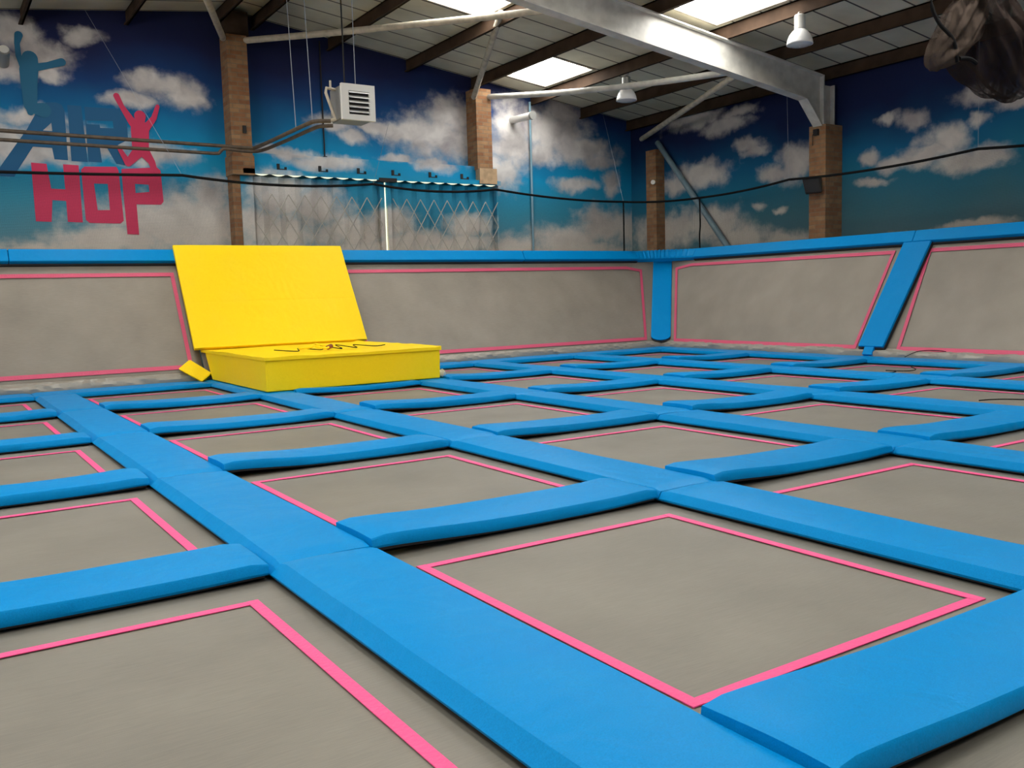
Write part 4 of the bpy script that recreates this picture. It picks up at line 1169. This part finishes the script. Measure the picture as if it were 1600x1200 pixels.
for k in range(5):
    z = hz0 + fw * .7 + 0.035 + k * 0.061
    bm = bmesh.new()
    xa, xb = hx0 + fw + .004, hx1 - fw * .8 - .004
    hexa(bm, [(xa, HY - 0.035, z - 0.012), (xb, HY - 0.035, z - 0.012), (xb, HY + 0.010, z + 0.016), (xa, HY + 0.010, z + 0.016),
              (xa, HY - 0.035, z - 0.004), (xb, HY - 0.035, z - 0.004), (xb, HY + 0.010, z + 0.024), (xa, HY + 0.010, z + 0.024)])
    obj('louvre', bm, SLATM, h_t)
bm = bmesh.new()
tube(bm, [(4.74, HY + .20, 3.70), (4.60, HY + .16, 3.70), (4.585, HY + .15, 3.64), (4.68, HY + .12, 3.33)], 0.022, 8)
tube(bm, [(4.66, HY + .17, 3.70), (4.66, HY + .17, 3.80)], 0.018, 8); tube(bm, [(4.69, HY + .1, 3.31), (4.62, HY + .13, 3.29)], 0.026, 8)
obj('connecting_pipe', bm, CREAM, h_t, True)
for x, y in ((4.87, HY + .2), (5.0, HY + .15)):
    bm = bmesh.new(); tube(bm, [(x, y, hz1 - 0.01), (x, y, rz(x) - 0.01)], 0.006 if x > 4.9 else 0.012, 6); obj('hanging_rod', bm, WIRE if x > 4.9 else DARK, h_t)
for x, y, lab in ((4.36, 11.8, 'thin hanging wire holding the heating pipes, left one'), (4.44, 11.4, 'thin hanging wire holding the heating pipes, right one')):
    bm = bmesh.new(); tube(bm, [(x + .03, y, 3.26), (x - .02, y, rz(x) - 0.01)], 0.006, 5)
    o = obj('hanging_wire', bm, WIRE); tag(o, lab, 'wire', 'wires holding the heating pipes')

# ------------------------------------------------------------------ high-bay lamps
def lamp(x, y, ztop, zb, hm, lab):
    t = thing('high_bay_lamp', lab, 'ceiling lamp', (x, y, zb), 'high-bay lamps')
    c = W(x, y, zb)
    R = 0.192
    bm = bmesh.new()
    prof = [(R, 0.0), (R * 0.985, 0.025), (R * 0.93, 0.075), (R * 0.80, 0.135), (R * 0.60, 0.185), (R * 0.45, 0.21), (R * 0.35, 0.222)]
    lathe(bm, prof, c, 32)
    o = obj('reflector', bm, GLASSY, t, True); sm = o.modifiers.new('thickness', 'SOLIDIFY'); sm.thickness = 0.006
    bm = bmesh.new(); rings = lathe(bm, [(R * .98, 0.004), (R * .75, -0.018), (R * .4, -0.03), (0.01, -0.034)], c, 32)
    obj('lens', bm, LENS, t, True)
    bm = bmesh.new(); rings = lathe(bm, [(0.0001, 0.215), (0.075, 0.215), (0.08, 0.225), (0.08, 0.415), (0.07, 0.43), (0.0001, 0.43)], c, 20)
    obj('gear_housing', bm, hm, t)
    bm = bmesh.new()
    top_m = (ztop - zb) * S
    P = [c + Vector((-0.03, 0, 0.42)), c + Vector((-0.02, 0, 0.46)), c + Vector((0.04, 0, 0.47)), c + Vector((0.055, 0, 0.51)), c + Vector((0.01, 0, top_m))]
    tube(bm, smooth_path(P, 5), 0.011, 8, raw=True)
    if top_m > 0.7:
        tube(bm, [c + Vector((0, 0, 0.66)), c + Vector((0, 0, top_m))], 0.006, 6, raw=True)
    obj('hook', bm, PALE, t, True)
lamp(9.85, 8.05, rz(9.88) - .20, 4.125, PALE, 'white bell-shaped high-bay lamp, nearer and brighter one at top of photo')
lamp(9.90, 11.55, rz(9.9) - .20, 4.085, GREYM, 'white bell-shaped high-bay lamp below the roof beam, beyond it, smaller one')

# ------------------------------------------------------------------ safety net on a sagging rope above the slanted walls
NETY, NETX = 12.42, 11.52
def sag(p, q, s, n=12):
    p, q = Vector(p), Vector(q)
    return [p.lerp(q, k / n) + Vector((0, 0, -s * 4 * (k / n) * (1 - k / n))) for k in range(n + 1)]
back_nodes = [(-3.4, NETY, 2.66), (3.04, NETY, 2.68), (5.76, NETY, 2.68), (7.88, NETY, 2.685), (10.52, NETY - .02, 2.57)]
right_nodes = [(NETX, 11.55, 2.585), (NETX, 9.62, 2.665), (NETX, 6.60, 2.69), (NETX, 2.8, 2.69)]
path = []
for nodes, sg in ((back_nodes, (0.06, 0.075, 0.07, 0.045)), ([back_nodes[-1], right_nodes[0]], (0.03,)), (right_nodes, (0.03, 0.05, 0.09))):
    for k in range(len(nodes) - 1):
        seg = sag(nodes[k], nodes[k + 1], sg[k])
        path += seg if not path else seg[1:]
net_t = thing('safety_net', 'black safety net hung from a sagging rope above both slanted walls', 'net', (6, NETY, 1.7))
bm = bmesh.new(); tube(bm, path, 0.021, 6); obj('rope', bm, ROPE, net_t, True)
bm = bmesh.new()
prev = None
for p in path:
    t_ = bm.verts.new(W(*p))
    # the net reaches down behind the rail pads
    if p.y > 12.0 and p.x < 10.53: lowp = (p.x, 12.42, 1.672)
    elif p.x > 11.5: lowp = (11.50, p.y, 1.672)
    else: lowp = (p.x, p.y, 1.672)
    b_ = bm.verts.new(W(*lowp))
    if prev: bm.faces.new((prev[0], t_, b_, prev[1]))
    prev = (t_, b_)
obj('net', bm, NET, net_t)
for (x, y, zt_, dx) in ((10.52, NETY - .02, 2.57, 0.0), (NETX, 11.55, 2.585, 0.06)):
    bm = bmesh.new(); P = [(x, y, zt_), (x + dx * .2, y, zt_ - .45), (x - dx * .1, y, 1.95), (x, y, 1.63)]
    tube(bm, smooth_path(P, 5), 0.016, 6); obj('upright_strap', bm, ROPE, net_t, True)
for (x, y, z), lab, (dx, dy) in (((3.04, NETY, 2.68), 'thin wire from roof to net rope, left of the first brick pillar', (-.75, 1.75)), ((5.76, NETY, 2.68), 'thin wire running down from the heater to the net rope', (-.3, -1.2)),
                                 ((10.52, NETY - .02, 2.57), 'thin wire from the corner roof to the net rope', (.95, 1.7)), ((NETX, 9.62, 2.665), 'thin wire to the net rope left of the right brick pillar', (0, .05)), ((NETX, 6.60, 2.69), 'thin wire to the net rope below the dark bundled net', (0, .02))):
    bm = bmesh.new()
    e_ = (x + dx, y + dy, rz(x + dx) - .01 if dy > -1 else 3.31)
    tube(bm, [(x, y, z), e_], 0.0022, 5)
    o = obj('hanging_wire', bm, WIRE); tag(o, lab, 'wire', 'wires holding up the net rope')

# ------------------------------------------------------------------ bundled dust net, top right
bt = thing('bundled_net', 'dark bundle of gathered netting hanging from the roof at top right', 'net bundle', (9.5, 5.4, 3.2))
def blob(axis_pts, radii, sd, amp, seg=120):
    bm = bmesh.new()
    P = smooth_path(axis_pts, 7)
    R_ = smooth_path([(r, 0, 0) for r in radii], 7)
    rings = []
    for i, p in enumerate(P):
        d_ = (P[min(i + 1, len(P) - 1)] - P[max(i - 1, 0)]).normalized()
        s_ = Vector((0, 1, 0)); s_ = (s_ - d_ * s_.dot(d_)).normalized(); t_ = d_.cross(s_)
        ring = []
        for k in range(seg):
            a = k * 2 * math.pi / seg
            fold = 1 + amp * 0.45 * math.sin(a * 19 + 3.0 * noise.noise(Vector((i * .2, sd + 5, 0)))) * (0.4 + 0.6 * noise.noise(Vector((math.cos(a), math.sin(a), i * .1 + sd)))) + amp * math.sin(a * 7 + 2.5 * noise.noise(Vector((i * .12, sd, 0)))) * 0.5 + amp * 1.6 * noise.noise(Vector((math.cos(a) * 2, math.sin(a) * 2, i * 0.13 + sd)))
            ring.append(bm.verts.new(W(*(p + (s_ * math.cos(a) + t_ * math.sin(a)) * R_[i].x * fold))))
        rings.append(ring)
    for i in range(len(rings) - 1):
        for k in range(seg):
            bm.faces.new((rings[i][k], rings[i][(k + 1) % seg], rings[i + 1][(k + 1) % seg], rings[i + 1][k]))
    bm.faces.new(rings[0][::-1]); bm.faces.new(rings[-1])
    return bm
obj('gathered_netting', blob([(9.45, 5.5, 4.35), (9.55, 5.5, 3.95), (9.85, 5.5, 3.6), (10.15, 5.5, 3.25), (10.35, 5.5, 3.05)], [0.10, 0.24, 0.42, 0.36, 0.12], 2.0, 0.28), GAUZE, bt, True)
obj('gathered_netting', blob([(9.7, 5.6, 4.05), (9.35, 5.55, 3.7), (9.05, 5.5, 3.42), (8.80, 5.5, 3.22), (8.76, 5.5, 3.14)], [0.10, 0.20, 0.17, 0.10, 0.045], 7.0, 0.22), GAUZE2, bt, True)
bm = bmesh.new(); tube(bm, smooth_path([(8.66, 5.5, 4.60), (8.66, 5.48, 3.85), (8.74, 5.45, 3.60), (8.90, 5.38, 3.42), (8.95, 5.36, 3.20)], 6), [0.010] * 8 + [0.022] * 17, 8)
obj('strap', bm, ROPE, bt, True)
bm = bmesh.new(); tube(bm, smooth_path([(8.98, 5.36, 3.24), (9.12, 5.34, 3.25), (9.25, 5.34, 3.22)], 6), 0.025, 8)
obj('strap', bm, ROPE, bt, True)
